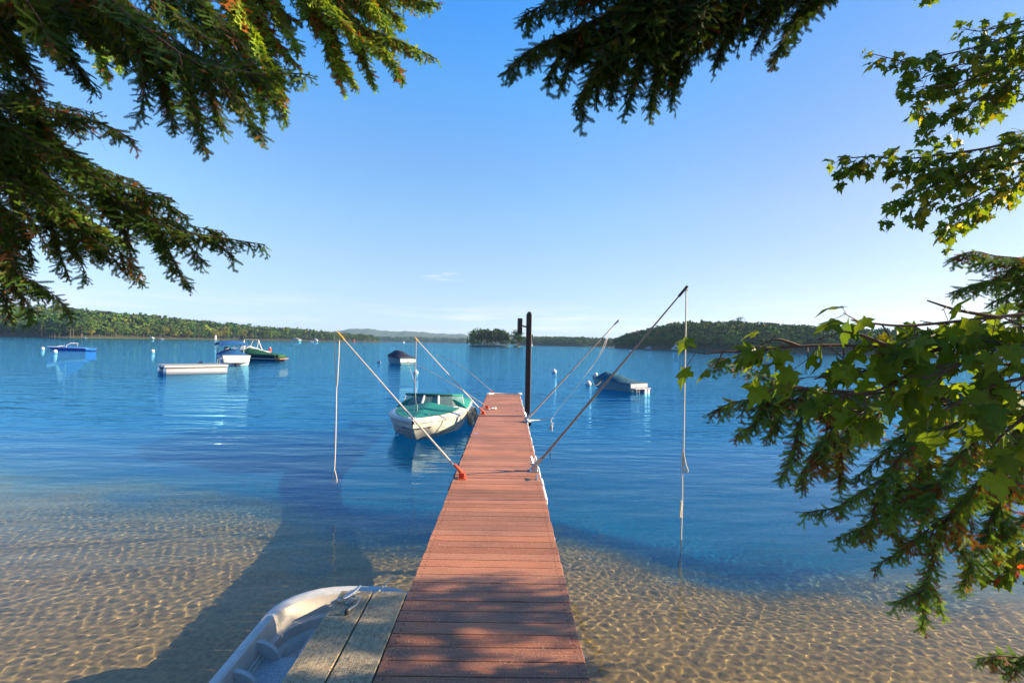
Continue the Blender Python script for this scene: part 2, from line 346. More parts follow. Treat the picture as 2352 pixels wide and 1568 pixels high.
def crown_pts(kind, H, rs, nq):
    """returns centres and outward normals of leaf clumps for a distant tree"""
    pts = []; nor = []
    if kind == 'pine':
        tiers = 9
        for i in range(nq):
            h = rs.uniform(.18, 1)**.9
            tr = (math.floor(h*tiers)+.5)/tiers
            hh = .72*h+.28*tr
            rad = H*.25*(1-hh)**.75*(.75+.5*math.sin(tr*37.)) + H*.02
            a = rs.uniform(0, 6.283); r_ = rad*rs.uniform(.35, 1.05)*(1+.25*math.sin(3*a+tr*9))
            pts.append((r_*math.cos(a), r_*math.sin(a), H*hh-.12*r_)); nor.append((math.cos(a)*.8, math.sin(a)*.8, .75))
    elif kind == 'oldpine':
        lob = [(rs.uniform(-.2, .2)*H, rs.uniform(-.2, .2)*H, H*rs.uniform(.45, .95), H*rs.uniform(.09, .17)) for _ in range(11)]
        for i in range(nq):
            x, y, z, r_ = lob[i % 11]; d = rs.normal(size=3); d /= np.linalg.norm(d)
            pts.append((x+d[0]*r_*1.3, y+d[1]*r_*1.3, z+d[2]*r_*.5)); nor.append((d[0], d[1], d[2]+.4))
    else:
        lob = [(0, 0, H*.66, H*.27)]+[(rs.uniform(-.22, .22)*H, rs.uniform(-.22, .22)*H, H*rs.uniform(.4, .85), H*rs.uniform(.12, .2)) for _ in range(10)]
        for i in range(nq):
            x, y, z, r_ = lob[i % 11]; d = rs.normal(size=3); d /= np.linalg.norm(d)
            q = rs.uniform(.8, 1.08)
            pts.append((x+d[0]*r_*q, y+d[1]*r_*q, z+d[2]*r_*q*.9)); nor.append(tuple(d))
    return np.array(pts), np.array(nor)
def clump_quads(c, nrm, size, rs, jit=.55):
    m_ = len(c); nn = nrm/np.linalg.norm(nrm, axis=1, keepdims=True)+rs.normal(size=(m_, 3))*jit
    nn /= np.linalg.norm(nn, axis=1, keepdims=True)
    t_ = np.cross(nn, rs.normal(size=(m_, 3))); t_ /= np.linalg.norm(t_, axis=1, keepdims=True); b_ = np.cross(nn, t_)
    s1 = (size*rs.uniform(.6, 1.3, (m_, 1))); s2 = s1*rs.uniform(.45, .8, (m_, 1))
    v = np.stack([c-t_*s1, c-b_*s2, c+t_*s1, c+b_*s2], 1).reshape(-1, 3)
    return v, np.arange(len(v)).reshape(-1, 4)
TK = {'pine': (.030, .068, .013), 'oldpine': (.034, .07, .015), 'broad': (.052, .09, .012), 'gold': (.13, .125, .013)}
def tree_template(kind, seed):
    rs = np.random.default_rng(seed); H = 1.
    c, nr = crown_pts('broad' if kind == 'gold' else kind, H, rs, 520)
    v, f = clump_quads(c, nr, .036, rs)
    base = np.array(TK[kind]); cc = np.repeat(base[None]*rs.uniform(.7, 1.3, (len(c), 1))*np.array([1, 1, 1]), 4, 0)
    return v, f, cc
TPL = {}
for kind in TK:
    for s_ in range(4 if kind != 'gold' else 2): TPL[(kind, s_)] = tree_template(kind, 11+s_)
protos = {}
def make_tree(kind, s_, loc, H, label, group):
    rz = random.uniform(0, 6.28)
    key = (kind, s_); nm = {'pine': 'pine_tree', 'oldpine': 'pine_tree', 'broad': 'broadleaf_tree', 'gold': 'broadleaf_tree'}[kind]
    if key not in protos:
        v, f, cc = TPL[key]; root = empty(nm)
        cr_ = npmesh('crown', v, f, M['forest'], root, col=cc)
        tr = MB().tube([(0, 0, -.05), (.01, 0, .4), (0, .01, .85)], [.018, .013, .004], 6).build('trunk', M['bark'], root)
        protos[key] = root
    else:
        src_ = protos[key]; root = src_.copy(); C.objects.link(root)
        for ch in src_.children:
            c_ = ch.copy(); C.objects.link(c_); c_.parent = root
    root.location = loc; root.scale = (H*random.uniform(.9, 1.2),)*2+(H,); root.rotation_euler = (0, 0, rz)
    tag(root, label, 'tree', group); return root
def forest_mass(name, items, label):
    """items: (x,y,z,H,kind) merged into one stuff object"""
    V = []; Fc = []; Cc = []; off = 0; rs = np.random.default_rng(5)
    for x, y, z, H, kind, sub in items:
        v, f, cc = TPL[(kind, rs.integers(0, 2 if kind == 'gold' else 4))]
        pick = np.sort(rs.choice(len(f), min(sub, len(f)), False)); vi = (pick[:, None]*4+np.arange(4)).ravel()
        vv = v[vi]*(520/sub)**.35 if False else v[vi]
        cen = vv.reshape(-1, 4, 3).mean(1, keepdims=True); vv = (cen+(vv.reshape(-1, 4, 3)-cen)*(520/sub)**.5).reshape(-1, 3)
        a = rs.uniform(0, 6.28); ca, sa = math.cos(a), math.sin(a); w_ = rs.uniform(.95, 1.35)
        q = np.empty_like(vv); q[:, 0] = (vv[:, 0]*ca-vv[:, 1]*sa)*H*w_+x; q[:, 1] = (vv[:, 0]*sa+vv[:, 1]*ca)*H*w_+y; q[:, 2] = vv[:, 2]*H+z
        V.append(q); Fc.append(np.arange(len(q)).reshape(-1, 4)+off); off += len(q)
        t_ = np.array([rs.uniform(.75, 1.5), rs.uniform(.8, 1.25), rs.uniform(.7, 1.2)])*rs.uniform(.75, 1.3); Cc.append(cc[vi]*t_)
    o = npmesh(name, np.concatenate(V), np.concatenate(Fc), M['forest_mass'], col=np.concatenate(Cc)); tag(o, label, 'forest', kind='stuff'); return o

# left shore
def profL(u):
    h = np.interp(u, [0, .12, .3, .55, 1], [30, 27, 15, 8, 4])
    return [(-2, -3), (0, -.3), (3, .5), (14, 1.2), (45, 2.5+.12*h), (110, 3+.45*h), (200, 3+.9*h), (330, 3+h), (500, 2)]
atL = landmass('hills', [sh(-260, 430), sh(-60, 520), sh(60, 470), sh(150, 430), sh(300, 500), sh(450, 590), sh(620, 700), sh(760, 820), sh(878, 930)], (-.35, .94), profL)
lab_kind = {'pine': 'slender dark green pine', 'oldpine': 'tall layered dark pine', 'broad': 'rounded mid green leafy tree', 'gold': 'yellow green leafy tree turning gold'}
def kindpick(g_=.07, b_=.35):
    q = random.random()
    return 'gold' if q < g_ else 'broad' if q < g_+b_ else 'oldpine' if random.random() < .45 else 'pine'
for i in range(104):
    u = .13+.86*i/103+random.uniform(-.003, .003); p_ = atL(min(u, .995), random.uniform(.17, .42))
    k_ = kindpick(.16 if .42 < u < .6 or u < .2 else .08)
    H = np.interp(u, [0, .2, .45, .7, .9, 1], [17, 17, 20, 18, 15, 11])*random.uniform(.65, 1.22)*(.75 if k_ in ('broad', 'gold') else 1)
    make_tree(k_, random.randrange(2 if k_ == 'gold' else 4), p_, H, lab_kind[k_]+(' on the far shore above the blue boat' if u < .3 else ' on the far shore left of the light tower' if u < .5 else ' on the far shore right of the light tower' if u < .72 else ' near the point of the left shore'), 'trees along the left far shore')
items = []
for i in range(2100):
    u = random.random(); w_ = random.uniform(.38, .93); p_ = atL(u, w_); k_ = kindpick(.06, .5)
    H = np.interp(u, [0, .2, .5, .8, 1], [14, 14, 17, 14, 8])*random.uniform(.6, 1.3)*(.85 if w_ > .6 else 1)
    items.append((p_.x, p_.y, p_.z-.6, H, k_, 130))
forest_mass('forest', items, 'mixed green and gold forest covering the land behind the left shore')

# right shore with its hill
def profR(u):
    h = np.interp(u, [0, .1, .3, .5, .75, 1], [1, 5, 15, 14, 9, 7])
    return [(-2, -3), (0, -.3), (2, .7), (10, 1.2), (28, 1.5+.35*h), (60, 2+.75*h), (95, 2+h), (150, 2+.9*h), (260, 1)]
atR = landmass('hills', [sh(1412, 520), sh(1450, 440), sh(1573, 350), sh(1700, 320), sh(1850, 300), sh(2050, 280), sh(2300, 265), sh(2600, 255)], (.25, .97), profR)
for i in range(84):
    u = .004+.83*i/83; p_ = atR(u, random.uniform(.17, .42)); k_ = kindpick(.02, .35)
    H = np.interp(u, [0, .1, .5, 1], [9, 9.5, 9, 9])*random.uniform(.75, 1.1)
    make_tree(k_, random.randrange(2 if k_ == 'gold' else 4), p_, H, lab_kind[k_]+(' at the left end of the right shore' if u < .2 else ' along the middle of the right shore' if u < .5 else ' on the right shore behind the maple leaves'), 'trees along the right shore')
items = []
for i in range(2600):
    u = random.random(); w_ = random.uniform(.4, .9); p_ = atR(u, w_); k_ = kindpick(.04 if w_ < .6 else .14, .5)
    items.append((p_.x, p_.y, p_.z-.5, random.uniform(4.5, 9.2), k_, 120))
forest_mass('forest', items, 'dense green forest covering the hill on the right shore')
p_ = atR(.42, .72); make_tree('oldpine', 1, (P(1697, 740, 440).x, 440, p_.z+3.5), 10.5, 'lone dark pine standing above the right hill forest', None)

# centre: low far shore on the right, mountain ridges on the left
def profC(u):
    h = np.interp(u, [0, .5, 1], [3, 4, 2]); return [(-2, -3), (0, -.3), (5, 1), (30, 2+h), (120, 4+h), (300, 2)]
atC = landmass('hills', [sh(1190, 950), sh(1250, 900), sh(1330, 870), sh(1420, 900), sh(1500, 960)], (0, 1), profC)
items = [(q.x, q.y, q.z-.5, random.uniform(8, 12), kindpick(.05, .3), 90) for q in (atC(random.random(), random.uniform(.3, .85)) for _ in range(900))]
forest_mass('forest', items, 'low band of dark forest on the far shore right of the dock post')
ridgem = mat('wooded_ridge', (.035, .055, .025), .95, noise=(.02, (.05, .07, .03), .3), bump=1, bscale=.05)
def ridge(Y, prof, base=-3, depth=700, amp=3):
    rr = np.random.default_rng(int(Y)); xs_ = np.linspace(prof[0][0], prof[-1][0], 160); rows = []
    ph = rr.uniform(0, 6, 6)
    for x in xs_:
        v_ = np.interp(x, [q[0] for q in prof], [q[1] for q in prof]); z = P(x, v_, Y).z + sum(amp/(k+1)*math.sin(x*.05*(k+1)**1.6+ph[k]) for k in range(6))*.35
        X = P(x, v_, Y).x
        rows.append([(X*(Y-depth*.8)/Y, Y-depth*.8, base), (X*(Y-depth*.75)/Y, Y-depth*.75, 1.5), (X*(Y-depth*.4)/Y, Y-depth*.4, max(2, z*.45)), (X*(Y-depth*.15)/Y, Y-depth*.15, max(2, z*.85)), (X, Y, z), (X*(Y+300)/Y, Y+300, base)])
    o = MB().grid(rows).build('mountain_ridge', ridgem, smooth=True); tag(o, kind='structure')
ridge(3300, [(620, 790), (740, 765), (800, 756), (850, 755), (900, 760), (980, 763), (1060, 768), (1130, 778), (1180, 790)], amp=8)
ridge(2500, [(700, 790), (860, 775), (960, 771), (1060, 774), (1160, 777), (1250, 779), (1400, 786), (1500, 795)], amp=5, depth=500)
items = []
for i in range(900):
    x = random.uniform(840, 1240); Y = random.uniform(1950, 2150); items.append(((x-1165)/1176*Y, Y, 0.5, random.uniform(12, 22), 'pine' if random.random() < .6 else 'broad', 50))
forest_mass('forest', items, 'hazy blue forest line at the foot of the far mountains')
beachm = mat('shore_grass', (.10, .11, .04), .9)
# island
ISL = [(1072, 1172, 372), (1180, 1198, 366)]
for x0, x1, Y in ISL:
    a, b_ = (x0-1165)/1176*Y, (x1-1165)/1176*Y; cx, rx = (a+b_)/2, (b_-a)/2
    rows = [[(cx+rx*k*math.cos(t)*(1+.06*math.sin(5*t)), Y+14+12*k*math.sin(t), z) for t in np.linspace(0, 2*math.pi, 40)] for k, z in ((1.1, -3), (1.0, -.2), (.93, .5), (.6, 1.0), (.05, 1.2))]
    tag(MB().grid(rows).build('island', grassy, smooth=True), kind='structure')
NI = 26
for i in range(NI):
    x = 1080+88*i/(NI-1)+random.uniform(-2, 2); e_ = 1-abs((x-1122)/50)**4
    Y = 386+random.uniform(-7, 7); k_ = random.choice(['oldpine', 'oldpine', 'pine', 'broad'])
    make_tree(k_, random.randrange(4), ((x-1165)/1176*Y, Y, .6), (13.0*(.5+.5*max(0, e_)))*random.uniform(.85, 1.06), lab_kind[k_]+' on the main part of the small island', 'trees on the small island')
for i, (x, h) in enumerate(((1183, 11.5), (1187, 12.6), (1191, 10.4), (1194, 6), (1180, 5), (1176, 3.5))):
    make_tree('oldpine' if i < 3 else 'broad', i % 4, ((x-1165)/1176*378, 378+i % 3, .5), h, ('tall dark pine' if i < 3 else 'low rounded shrubby tree')+' on the islet beside the small island', 'trees on the islet')
make_tree('pine', 2, ((1074-1165)/1176*376, 376, .4), 6.5, 'thin ragged half-dead pine at the left tip of the island', None)
for i in range(16):
    x = 1078+random.uniform(0, 92); make_tree('broad', i % 4, ((x-1165)/1176*375, 375+random.uniform(-1, 3), .1), random.uniform(2.6, 4.8), 'low bushy green tree at the island waterline', 'bushes at the island waterline')
#OBJECTS
# ------------------------------------------------------------------ dock
DZ = .5
XL, XR = -.715, .507
deckm = bpy.data.materials.new('composite_decking'); deckm.use_nodes = True; n = deckm.node_tree; p = n.nodes['Principled BSDF']; p.inputs['Roughness'].default_value = .62; p.inputs['Specular IOR Level'].default_value = .35
tcn = n.nodes.new('ShaderNodeTexCoord'); mpn = n.nodes.new('ShaderNodeMapping'); mpn.inputs['Scale'].default_value = (2, 45, 20); n.links.new(tcn.outputs['Object'], mpn.inputs[0])
t = n.nodes.new('ShaderNodeTexNoise'); t.inputs['Scale'].default_value = 2.5; t.inputs['Detail'].default_value = 6; n.links.new(mpn.outputs[0], t.inputs[0])
r1 = n.nodes.new('ShaderNodeValToRGB'); r1.color_ramp.elements[0].position = .3; r1.color_ramp.elements[0].color = (.45, .155, .075, 1); r1.color_ramp.elements[1].position = .7; r1.color_ramp.elements[1].color = (.64, .28, .15, 1); n.links.new(t.outputs[0], r1.inputs[0])
t2 = n.nodes.new('ShaderNodeTexNoise'); t2.inputs['Scale'].default_value = 1.4; t2.inputs['Detail'].default_value = 4; n.links.new(tcn.outputs['Object'], t2.inputs[0])
r2 = n.nodes.new('ShaderNodeValToRGB'); r2.color_ramp.elements[0].position = .32; r2.color_ramp.elements[0].color = (.72, .74, .8, 1); r2.color_ramp.elements[1].position = .62; r2.color_ramp.elements[1].color = (1.0, 1.0, 1.0, 1); n.links.new(t2.outputs[0], r2.inputs[0])
t4 = n.nodes.new('ShaderNodeTexNoise'); t4.inputs['Scale'].default_value = 160; t4.inputs['Detail'].default_value = 2; n.links.new(tcn.outputs['Object'], t4.inputs[0])
r4 = n.nodes.new('ShaderNodeValToRGB'); r4.color_ramp.elements[0].position = .35; r4.color_ramp.elements[0].color = (.6, .6, .6, 1); r4.color_ramp.elements[1].position = .65; n.links.new(t4.outputs[0], r4.inputs[0])
at = n.nodes.new('ShaderNodeAttribute'); at.attribute_name = 'Col'
prev = r1.outputs[0]
for o_ in (r2.outputs[0], r4.outputs[0], at.outputs['Color']):
    mx = n.nodes.new('ShaderNodeMix'); mx.data_type = 'RGBA'; mx.blend_type = 'MULTIPLY'; mx.inputs[0].default_value = 1; n.links.new(prev, mx.inputs[6]); n.links.new(o_, mx.inputs[7]); prev = mx.outputs[2]
n.links.new(prev, p.inputs['Base Color'])
bp = n.nodes.new('ShaderNodeBump'); bp.inputs['Strength'].default_value = .5; bp.inputs['Distance'].default_value = .004; n.links.new(t.outputs[0], bp.inputs['Height']); n.links.new(bp.outputs[0], p.inputs['Normal'])

dock = empty('dock', (0, 0, 0), 0, 'long narrow reddish brown plank dock running straight out over the water', 'dock')
PITCH = .145
def section(y0, y1, nm='decking'):
    mb = MB(); nb = int(round((y1-y0)/PITCH)); pw = (y1-y0)/nb
    for i in range(nb):
        yc = y0+(i+.5)*pw; v = random.uniform(.8, 1.12); w = random.uniform(.93, 1.08)
        ex = random.uniform(-.004, .004)
        if random.random() < .15: v *= .86
        mb.box(((XL+XR)/2+ex, yc, DZ-.0125+random.uniform(-.0015, .0015)), (XR-XL, pw-.0085, .025), Matrix.Rotation(random.uniform(-.002, .002), 3, 'Y'), (v*w, v, v/w), bev=.003)
        for sx_ in (XL+.05, XR-.05):
            for sy_ in (-.035, .035): mb.box((sx_, yc+sy_, DZ+.001), (.009, .009, .002), None, (.12, .13, .14))
    return mb.build(nm, deckm, dock, usecol=True)
section(.35, 7.25); section(7.27, 14.06); section(14.10, 19.3)
fr = MB()
for x in (XL+.025, XR-.025, -.1): fr.box((x, 9.8, DZ-.075), (.045, 18.9, .09))
for y in np.arange(.5, 19.3, 1.2): fr.box((-.1, y, DZ-.078), (XR-XL-.1, .045, .08))
fr.box((-.1, 19.33, DZ-.055), (XR-XL, .04, .10)); fr.box((-.1, 14.08, DZ-.06), (XR-XL-.05, .03, .07))
fr.build('frame', mat('treated_frame', (.12, .085, .06), .8, noise=(20, (.06, .045, .035), .3)), dock)
# lower pipe rails and braces below the deck
lr = MB()
for x in (XL+.03, XR-.03):
    lr.cyl((x, 1.0, .12), (x, 7.0, .12), .02, 8)
lr.build('lower_rail', M['galv'], dock)
for i, y in enumerate((1.9, 3.2, 4.5, 5.15, 6.2, 7.26, 10.7, 14.08, 16.7, 19.2)):
    for x in (XL+.02, XR-.02):
        zb = float(bedz(np.array([x]), np.array([y]))[0])-.1
        lg = MB().cyl((x, y, zb), (x, y, DZ-.04), .024, 10).cyl((x, y, DZ-.14), (x, y, DZ-.03), .036, 10)
        lg.build('leg', M['galv'], dock)
    if y < 7: MB().cyl((XL, y, .12), (XR, y, .12), .02, 8).build('cross_brace', M['galv'], dock)
# white vinyl edging along the sunny side, uneven lengths
vm = mat('white_vinyl', (.82, .8, .76), .45)
for i, (y0, y1, dx, dz) in enumerate(((6.35, 6.95, .028, 0), (7.0, 7.3, .03, .012), (7.5, 8.05, .022, .002), (8.3, 8.8, .02, .01), (9.2, 9.7, .018, .004), (10.1, 10.5, .022, .012), (10.9, 11.3, .02, .005), (11.6, 11.95, .025, .01), (12.2, 13.3, .03, .02), (14.3, 14.7, .02, .0), (15.1, 15.5, .03, .01), (16.0, 16.4, .02, .01), (17.0, 17.5, .03, .01), (18.2, 18.6, .02, .01))):
    MB().box((XR+dx/2+.004, (y0+y1)/2, DZ-.045+dz), (dx, y1-y0, .07), None, None, .006).build('bumper_strip', vm, dock)
bkm = mat('black_rubber', (.02, .02, .02), .7)
for i in range(20):
    y = 6.9+i*.62
    MB().box((XL-.012, y, DZ-.05), (.02, .36, .075), None, None, .006).build('edge_bumper', bkm, dock)
tg = MB().box((PZ(1094, 996, DZ).x, PZ(1094, 996, DZ).y, DZ+.004), (.12, .04, .006), None, None, .002); tg.build('tag', mat('blue_white_tag', (.08, .2, .6), .4, noise=(50, (.7, .75, .8), .05)), dock)
# dock cleats on the sunny edge
def cleat(parent, loc, s=1., rz=0, m=None, nm='cleat'):
    mb = MB()
    rot = Matrix.Rotation(rz, 3, 'Z'); T = lambda p_: rot @ Vector(p_)*s+Vector(loc)
    mb.tube([T((-.085, 0, .052)), T((-.05, 0, .046)), T((0, 0, .042)), T((.05, 0, .046)), T((.085, 0, .052))], [.006*s, .011*s, .013*s, .011*s, .006*s], 8)
    mb.tube([T((-.028, 0, 0)), T((-.024, 0, .042))], [.013*s, .009*s], 8); mb.tube([T((.028, 0, 0)), T((.024, 0, .042))], [.013*s, .009*s], 8)
    mb.box(T((0, 0, .003)), (.09*s, .035*s, .006*s), Matrix.Rotation(rz, 3, 'Z'))
    return mb.build(nm, m or M['galv'], parent, smooth=True)
for y in (7.23, 14.6, 16.2, 19.1): cleat(dock, (XR-.05, y, DZ), 1.0, math.pi/2)

# ------------------------------------------------------------------ pine needle litter
def litter(name, n_, x0, x1, y0, y1, z, m, label, L=(.012, .034), ylim=None):
    r_ = np.random.default_rng(3); v = []; 
    x = r_.uniform(x0, x1, n_); y = y0+(y1-y0)*r_.uniform(0, 1, n_)**1.4
    a = r_.uniform(0, 6.28, n_); l_ = r_.uniform(L[0], L[1], n_)/2; w_ = .0017
    d = np.stack([np.cos(a), np.sin(a), 0*a], -1); q = np.stack([-np.sin(a), np.cos(a), 0*a], -1)
    c = np.stack([x, y, np.full(n_, z)], -1)
    top = c+np.array([0, 0, .0018]); V = np.stack([c-d*l_[:, None], top-q*w_, c+d*l_[:, None], top+q*w_], 1).reshape(-1, 3)
    f = np.arange(4*n_).reshape(-1, 4)
    o = npmesh(name, V, f, m); tag(o, label, 'pine needles', kind='stuff'); return o
litter('pine_needles', 5200, XL+.01, XR-.01, .8, 6.2, DZ+.002, mat('dry_needles', (.55, .36, .2), .7), 'dry fallen needles scattered over the near end of the dock')

# ------------------------------------------------------------------ side platform of two weathered planks, with its cleat
plat = empty('plank_platform', (-.97, 2.2, DZ), 0, 'two weathered grey green planks fixed beside the near end of the dock', 'platform')
pkm = mat('weathered_plank', (.52, .40, .24), .85, noise=(3.2, (.24, .19, .11), .3), bump=.35, bscale=6, streak=(26, 1.6, 10))
n_ = pkm.node_tree; pp = n_.nodes['Principled BSDF']; lk = pp.inputs['Base Color'].links[0].from_socket
vt = n_.nodes.new('ShaderNodeTexVoronoi'); vt.inputs['Scale'].default_value = 55; tcc = n_.nodes.new('ShaderNodeTexCoord'); n_.links.new(tcc.outputs['Object'], vt.inputs[0])
vr = n_.nodes.new('ShaderNodeValToRGB'); vr.color_ramp.elements[0].position = .10; vr.color_ramp.elements[0].color = (.25, .22, .18, 1); vr.color_ramp.elements[1].position = .22; n_.links.new(vt.outputs[0], vr.inputs[0])
mx = n_.nodes.new('ShaderNodeMix'); mx.data_type = 'RGBA'; mx.blend_type = 'MULTIPLY'; mx.inputs[0].default_value = 1; n_.links.new(lk, mx.inputs[6]); n_.links.new(vr.outputs[0], mx.inputs[7]); n_.links.new(mx.outputs[2], pp.inputs['Base Color'])
for x0, x1 in ((-1.222, -.985), (-.972, -.724)):
    MB().box(((x0+x1)/2+.97, .05, -.019), (x1-x0, 3.36, .038), Matrix.Rotation(.003, 3, 'Z'), None, .004).build('plank', pkm, plat)
MB().box((0, 1.5, -.083), (.50, .09, .09)).box((0, -.6, -.083), (.50, .09, .09)).build('support_bar', M['black'], plat)
cl = PZ(808, 1370, DZ+.03)
cleat(plat, (cl.x+.97, cl.y-2.2, 0), 1.25, 1.25)
litter('pine_needles', 2600, -1.215, -.73, 1.4, 3.9, DZ+.002, mat('dark_needles', (.11, .075, .05), .8), 'dark fallen needles scattered over the two grey planks')
def rope(name, pts, r, label, parent=None, n=7, m=None, cat='rope', sm=8, group=None):
    o = MB().tube(catmull(pts, sm), r, n).build(name, m or M['rope'], parent, smooth=True)
    if label: tag(o, label, cat, group)
    return o
cx, cy = cl.x, cl.y
rp = [(cx-.10, cy+.01, DZ+.012), (cx-.085, cy-.03, DZ+.02), (cx-.03, cy-.03, DZ+.035), (cx+.03, cy+.03, DZ+.05), (cx+.035, cy+.06, DZ+.03), (cx-.01, cy+.03, DZ+.062), (cx-.035, cy-.02, DZ+.05), (cx+.02, cy-.035, DZ+.035), (cx+.06, cy, DZ+.03), (cx+.055, cy-.07, DZ+.012), (cx+.03, cy-.13, DZ+.012), (cx+.022, cy-.17, DZ+.014)]
rope('mooring_rope', rp, .0075, 'short pale rope wrapped round the cleat on the grey planks', sm=8)
kn = bpy.data.objects['mooring_rope']
MB().lathe([(.003, -.02), (.014, -.012), (.017, .0), (.012, .016), (.003, .022)], (cx+.022, cy-.19, DZ+.017), 10).build('knot', mat('dark_knot', (.05, .04, .03), .8), kn, smooth=True)

# ------------------------------------------------------------------ skiff
skm = mat('skiff_plastic', (.60, .59, .56), .5, noise=(14, (.40, .38, .34), .35)); skl = mat('skiff_liner_plastic', (.60, .53, .44), .5, noise=(8, (.38, .33, .27), .35))
skn = mat('skiff_speckled', (.62, .61, .58), .6, noise=(120, (.24, .22, .2), .12))
sk = empty('rowing_skiff', (-1.15, 2.3, 0), R(1.5), 'white moulded plastic skiff with broad rim, moored under the grey planks', 'rowing boat')
def skplan(t):   # t 0 stern .. 1 bow : returns (half beam, y)
    y = -1.5+3.58*min(t, .86)/.86 if t < .86 else 2.08
    return .60, y
def ring(hb, y0, y1, rad, z, n_=7):
    """rounded rectangle plan, bow end y1"""
    out = []
    for k in range(n_+1):
        a = math.pi/2*k/n_; out.append((hb-rad+rad*math.cos(a), y1-rad*.82+rad*.82*math.sin(a), z+.015*math.sin(a)))
    for k in range(n_+1):
        a = math.pi/2+math.pi/2*k/n_; out.append((-(hb-rad)+rad*math.cos(a), y1-rad*.82+rad*.82*math.sin(a), z+.015*math.sin(a)))
    for k in range(4): out.append((-hb, y1-rad-(y1-rad-y0)*(k+1)/5, z))
    out += [(-hb*.9, y0, z), (hb*.9, y0, z)]
    for k in range(4): out.append((hb, y0+(y1-rad-y0)*(k+1)/5, z))
    return out
G = .315
def fan(pts, z, cy_=.3): return [(p_[0]*.02, cy_+(p_[1]-cy_)*.02, z) for p_ in pts]
outer = [ring(.44, -1.3, 1.55, .35, -.08), ring(.52, -1.42, 1.86, .42, .02), ring(.565, -1.46, 1.98, .47, .17), ring(.585, -1.48, 2.02, .5, G-.045), ring(.607, -1.5, 2.06, .5, G-.04), ring(.610, -1.5, 2.065, .5, G-.008)]
MB().grid(outer, closed=True).build('hull', skm, sk, smooth=True)
rim = [ring(.610, -1.5, 2.065, .5, G-.008), ring(.600, -1.49, 2.055, .5, G+.004), ring(.555, -1.45, 1.97, .47, G+.006), ring(.540, -1.43, 1.945, .46, G-.006)]
MB().grid(rim, closed=True).build('gunwale', skm, sk, smooth=True)
inner = [ring(.540, -1.43, 1.945, .46, G-.006), ring(.520, -1.41, 1.915, .45, G-.06), ring(.505, -1.40, 1.90, .44, G-.12), ring(.475, -1.38, 1.86, .42, G-.135), ring(.468, -1.37, 1.85, .42, .115), ring(.43, -1.34, 1.80, .38, .10), ring(.415, -1.32, 1.76, .37, .05)]
inner.append(fan(inner[-1], .05))
MB().grid(inner, closed=True).build('liner', skl, sk, smooth=True)
def bench(y0, y1, z, nm='thwart'):
    mb = MB(); mb.box((0, (y0+y1)/2, z-.02), (.98, y1-y0, .04), None, None, .012)
    mb.box((0, (y0+y1)/2, (z+.03)/2), (.86, (y1-y0)-.06, z-.07), None, None, .012)
    b_ = mb.build(nm, skn, sk)
    for s_ in (-1, 1):
        g_ = MB(); prof = []
        for k in range(7):
            a = math.pi/2*k/6; prof.append((s_*(.53-.15*math.sin(a)), z+(G-.02-z)*(1-math.sin(a)**.0*(1-math.cos(a))) ) if False else (s_*(.53-.16*math.sin(a)), z+(G-.03-z)*math.cos(a)**1.4))
        for ye, dy in ((y1, -.012), (y0, .012)):
            g_ = MB()
            rows = [[(x, ye, zz) for x, zz in prof], [(x, ye+dy*3, zz) for x, zz in prof]]
            g_.grid(rows)
            g_.add([(x, ye, zz) for x, zz in prof]+[(s_*.53, ye, z)], [tuple(range(8)) if s_ > 0 else tuple(range(7, -1, -1))])
            g_.add([(x, ye+dy*3, zz) for x, zz in prof]+[(s_*.53, ye+dy*3, z)], [tuple(range(7, -1, -1)) if s_ > 0 else tuple(range(8))])
            g_.grid([[(x, ye, zz) for x, zz in prof[:1]]+[(s_*.53, ye, z)], [(x, ye+dy*3, zz) for x, zz in prof[:1]]+[(s_*.53, ye+dy*3, z)]]); g_.build('seat_bracket', skm, b_, smooth=True)
bench(1.0, 1.36, .165); bench(-.35, .05, .165)
rg = MB()
for s_ in (-1, 1):
    for k, (x, z) in enumerate(((.495, .205), (.47, .12), (.445, .095))):
        rg.tube([(s_*x, -1.2, z), (s_*x, 1.45, z)], .009, 6)
rg.build('side_ridge', skl, sk, smooth=True)
lk_ = MB().box((0, 1.62, .075), (.62, .34, .07), None, None, .03); lk_.build('bow_locker', skm, sk)
MB().tube([(-.2, 1.70, .125), (-.2, 1.70, .16)], [.02, .03], 10).lathe([(.035, .16), (.045, .175), (.03, .19), (.001, .19)], (-.2, 1.70, 0), 10).build('fitting', mat('brown_fitting', (.16, .1, .06), .5), sk, smooth=True)
sp0, sp1 = PZ(902, 1326, .33), PZ(866, 1362, .42)
rope('painter_strap', [(sp0.x, sp0.y+.03, .30), (sp0.x, sp0.y-.02, .345), tuple(sp1)], .006, 'thin pale line from the skiff rim up under the planks')

# ------------------------------------------------------------------ dock post with downlight
pb = PZ(1211, 957, DZ); py = 13.5; px = P(1211, 957, py).x
post = empty('dock_post', (px, py, 0), 0, 'tall black square post with a cylinder lamp beside the dock', 'post')
MB().box((0, 0, .35), (.145, .145, 5.7), None, None, .012).build('shaft', M['black'], post)
MB().lathe([(.0775, 3.2), (.0775, 3.215), (.05, 3.25), (.001, 3.262)], (0, 0, 0), 4).build('cap', M['black'], post).rotation_euler = (0, 0, R(45))
MB().box((.09, -.02, 2.62), (.05, .05, .07), None, None, .01).box((.088, 0, .33), (.04, .16, .12)).build('bracket', M['black'], post)
a_ = P(1194.5, 731, py), P(1194.5, 767, py)
lm = MB(); lx = a_[0].x-px
lm.lathe([(.001, a_[1].z), (.062, a_[1].z), (.066, a_[1].z+.02), (.066, a_[0].z-.02), (.062, a_[0].z), (.001, a_[0].z)], (lx, 0, 0), 20).build('lamp_head', M['black'], post, smooth=True)
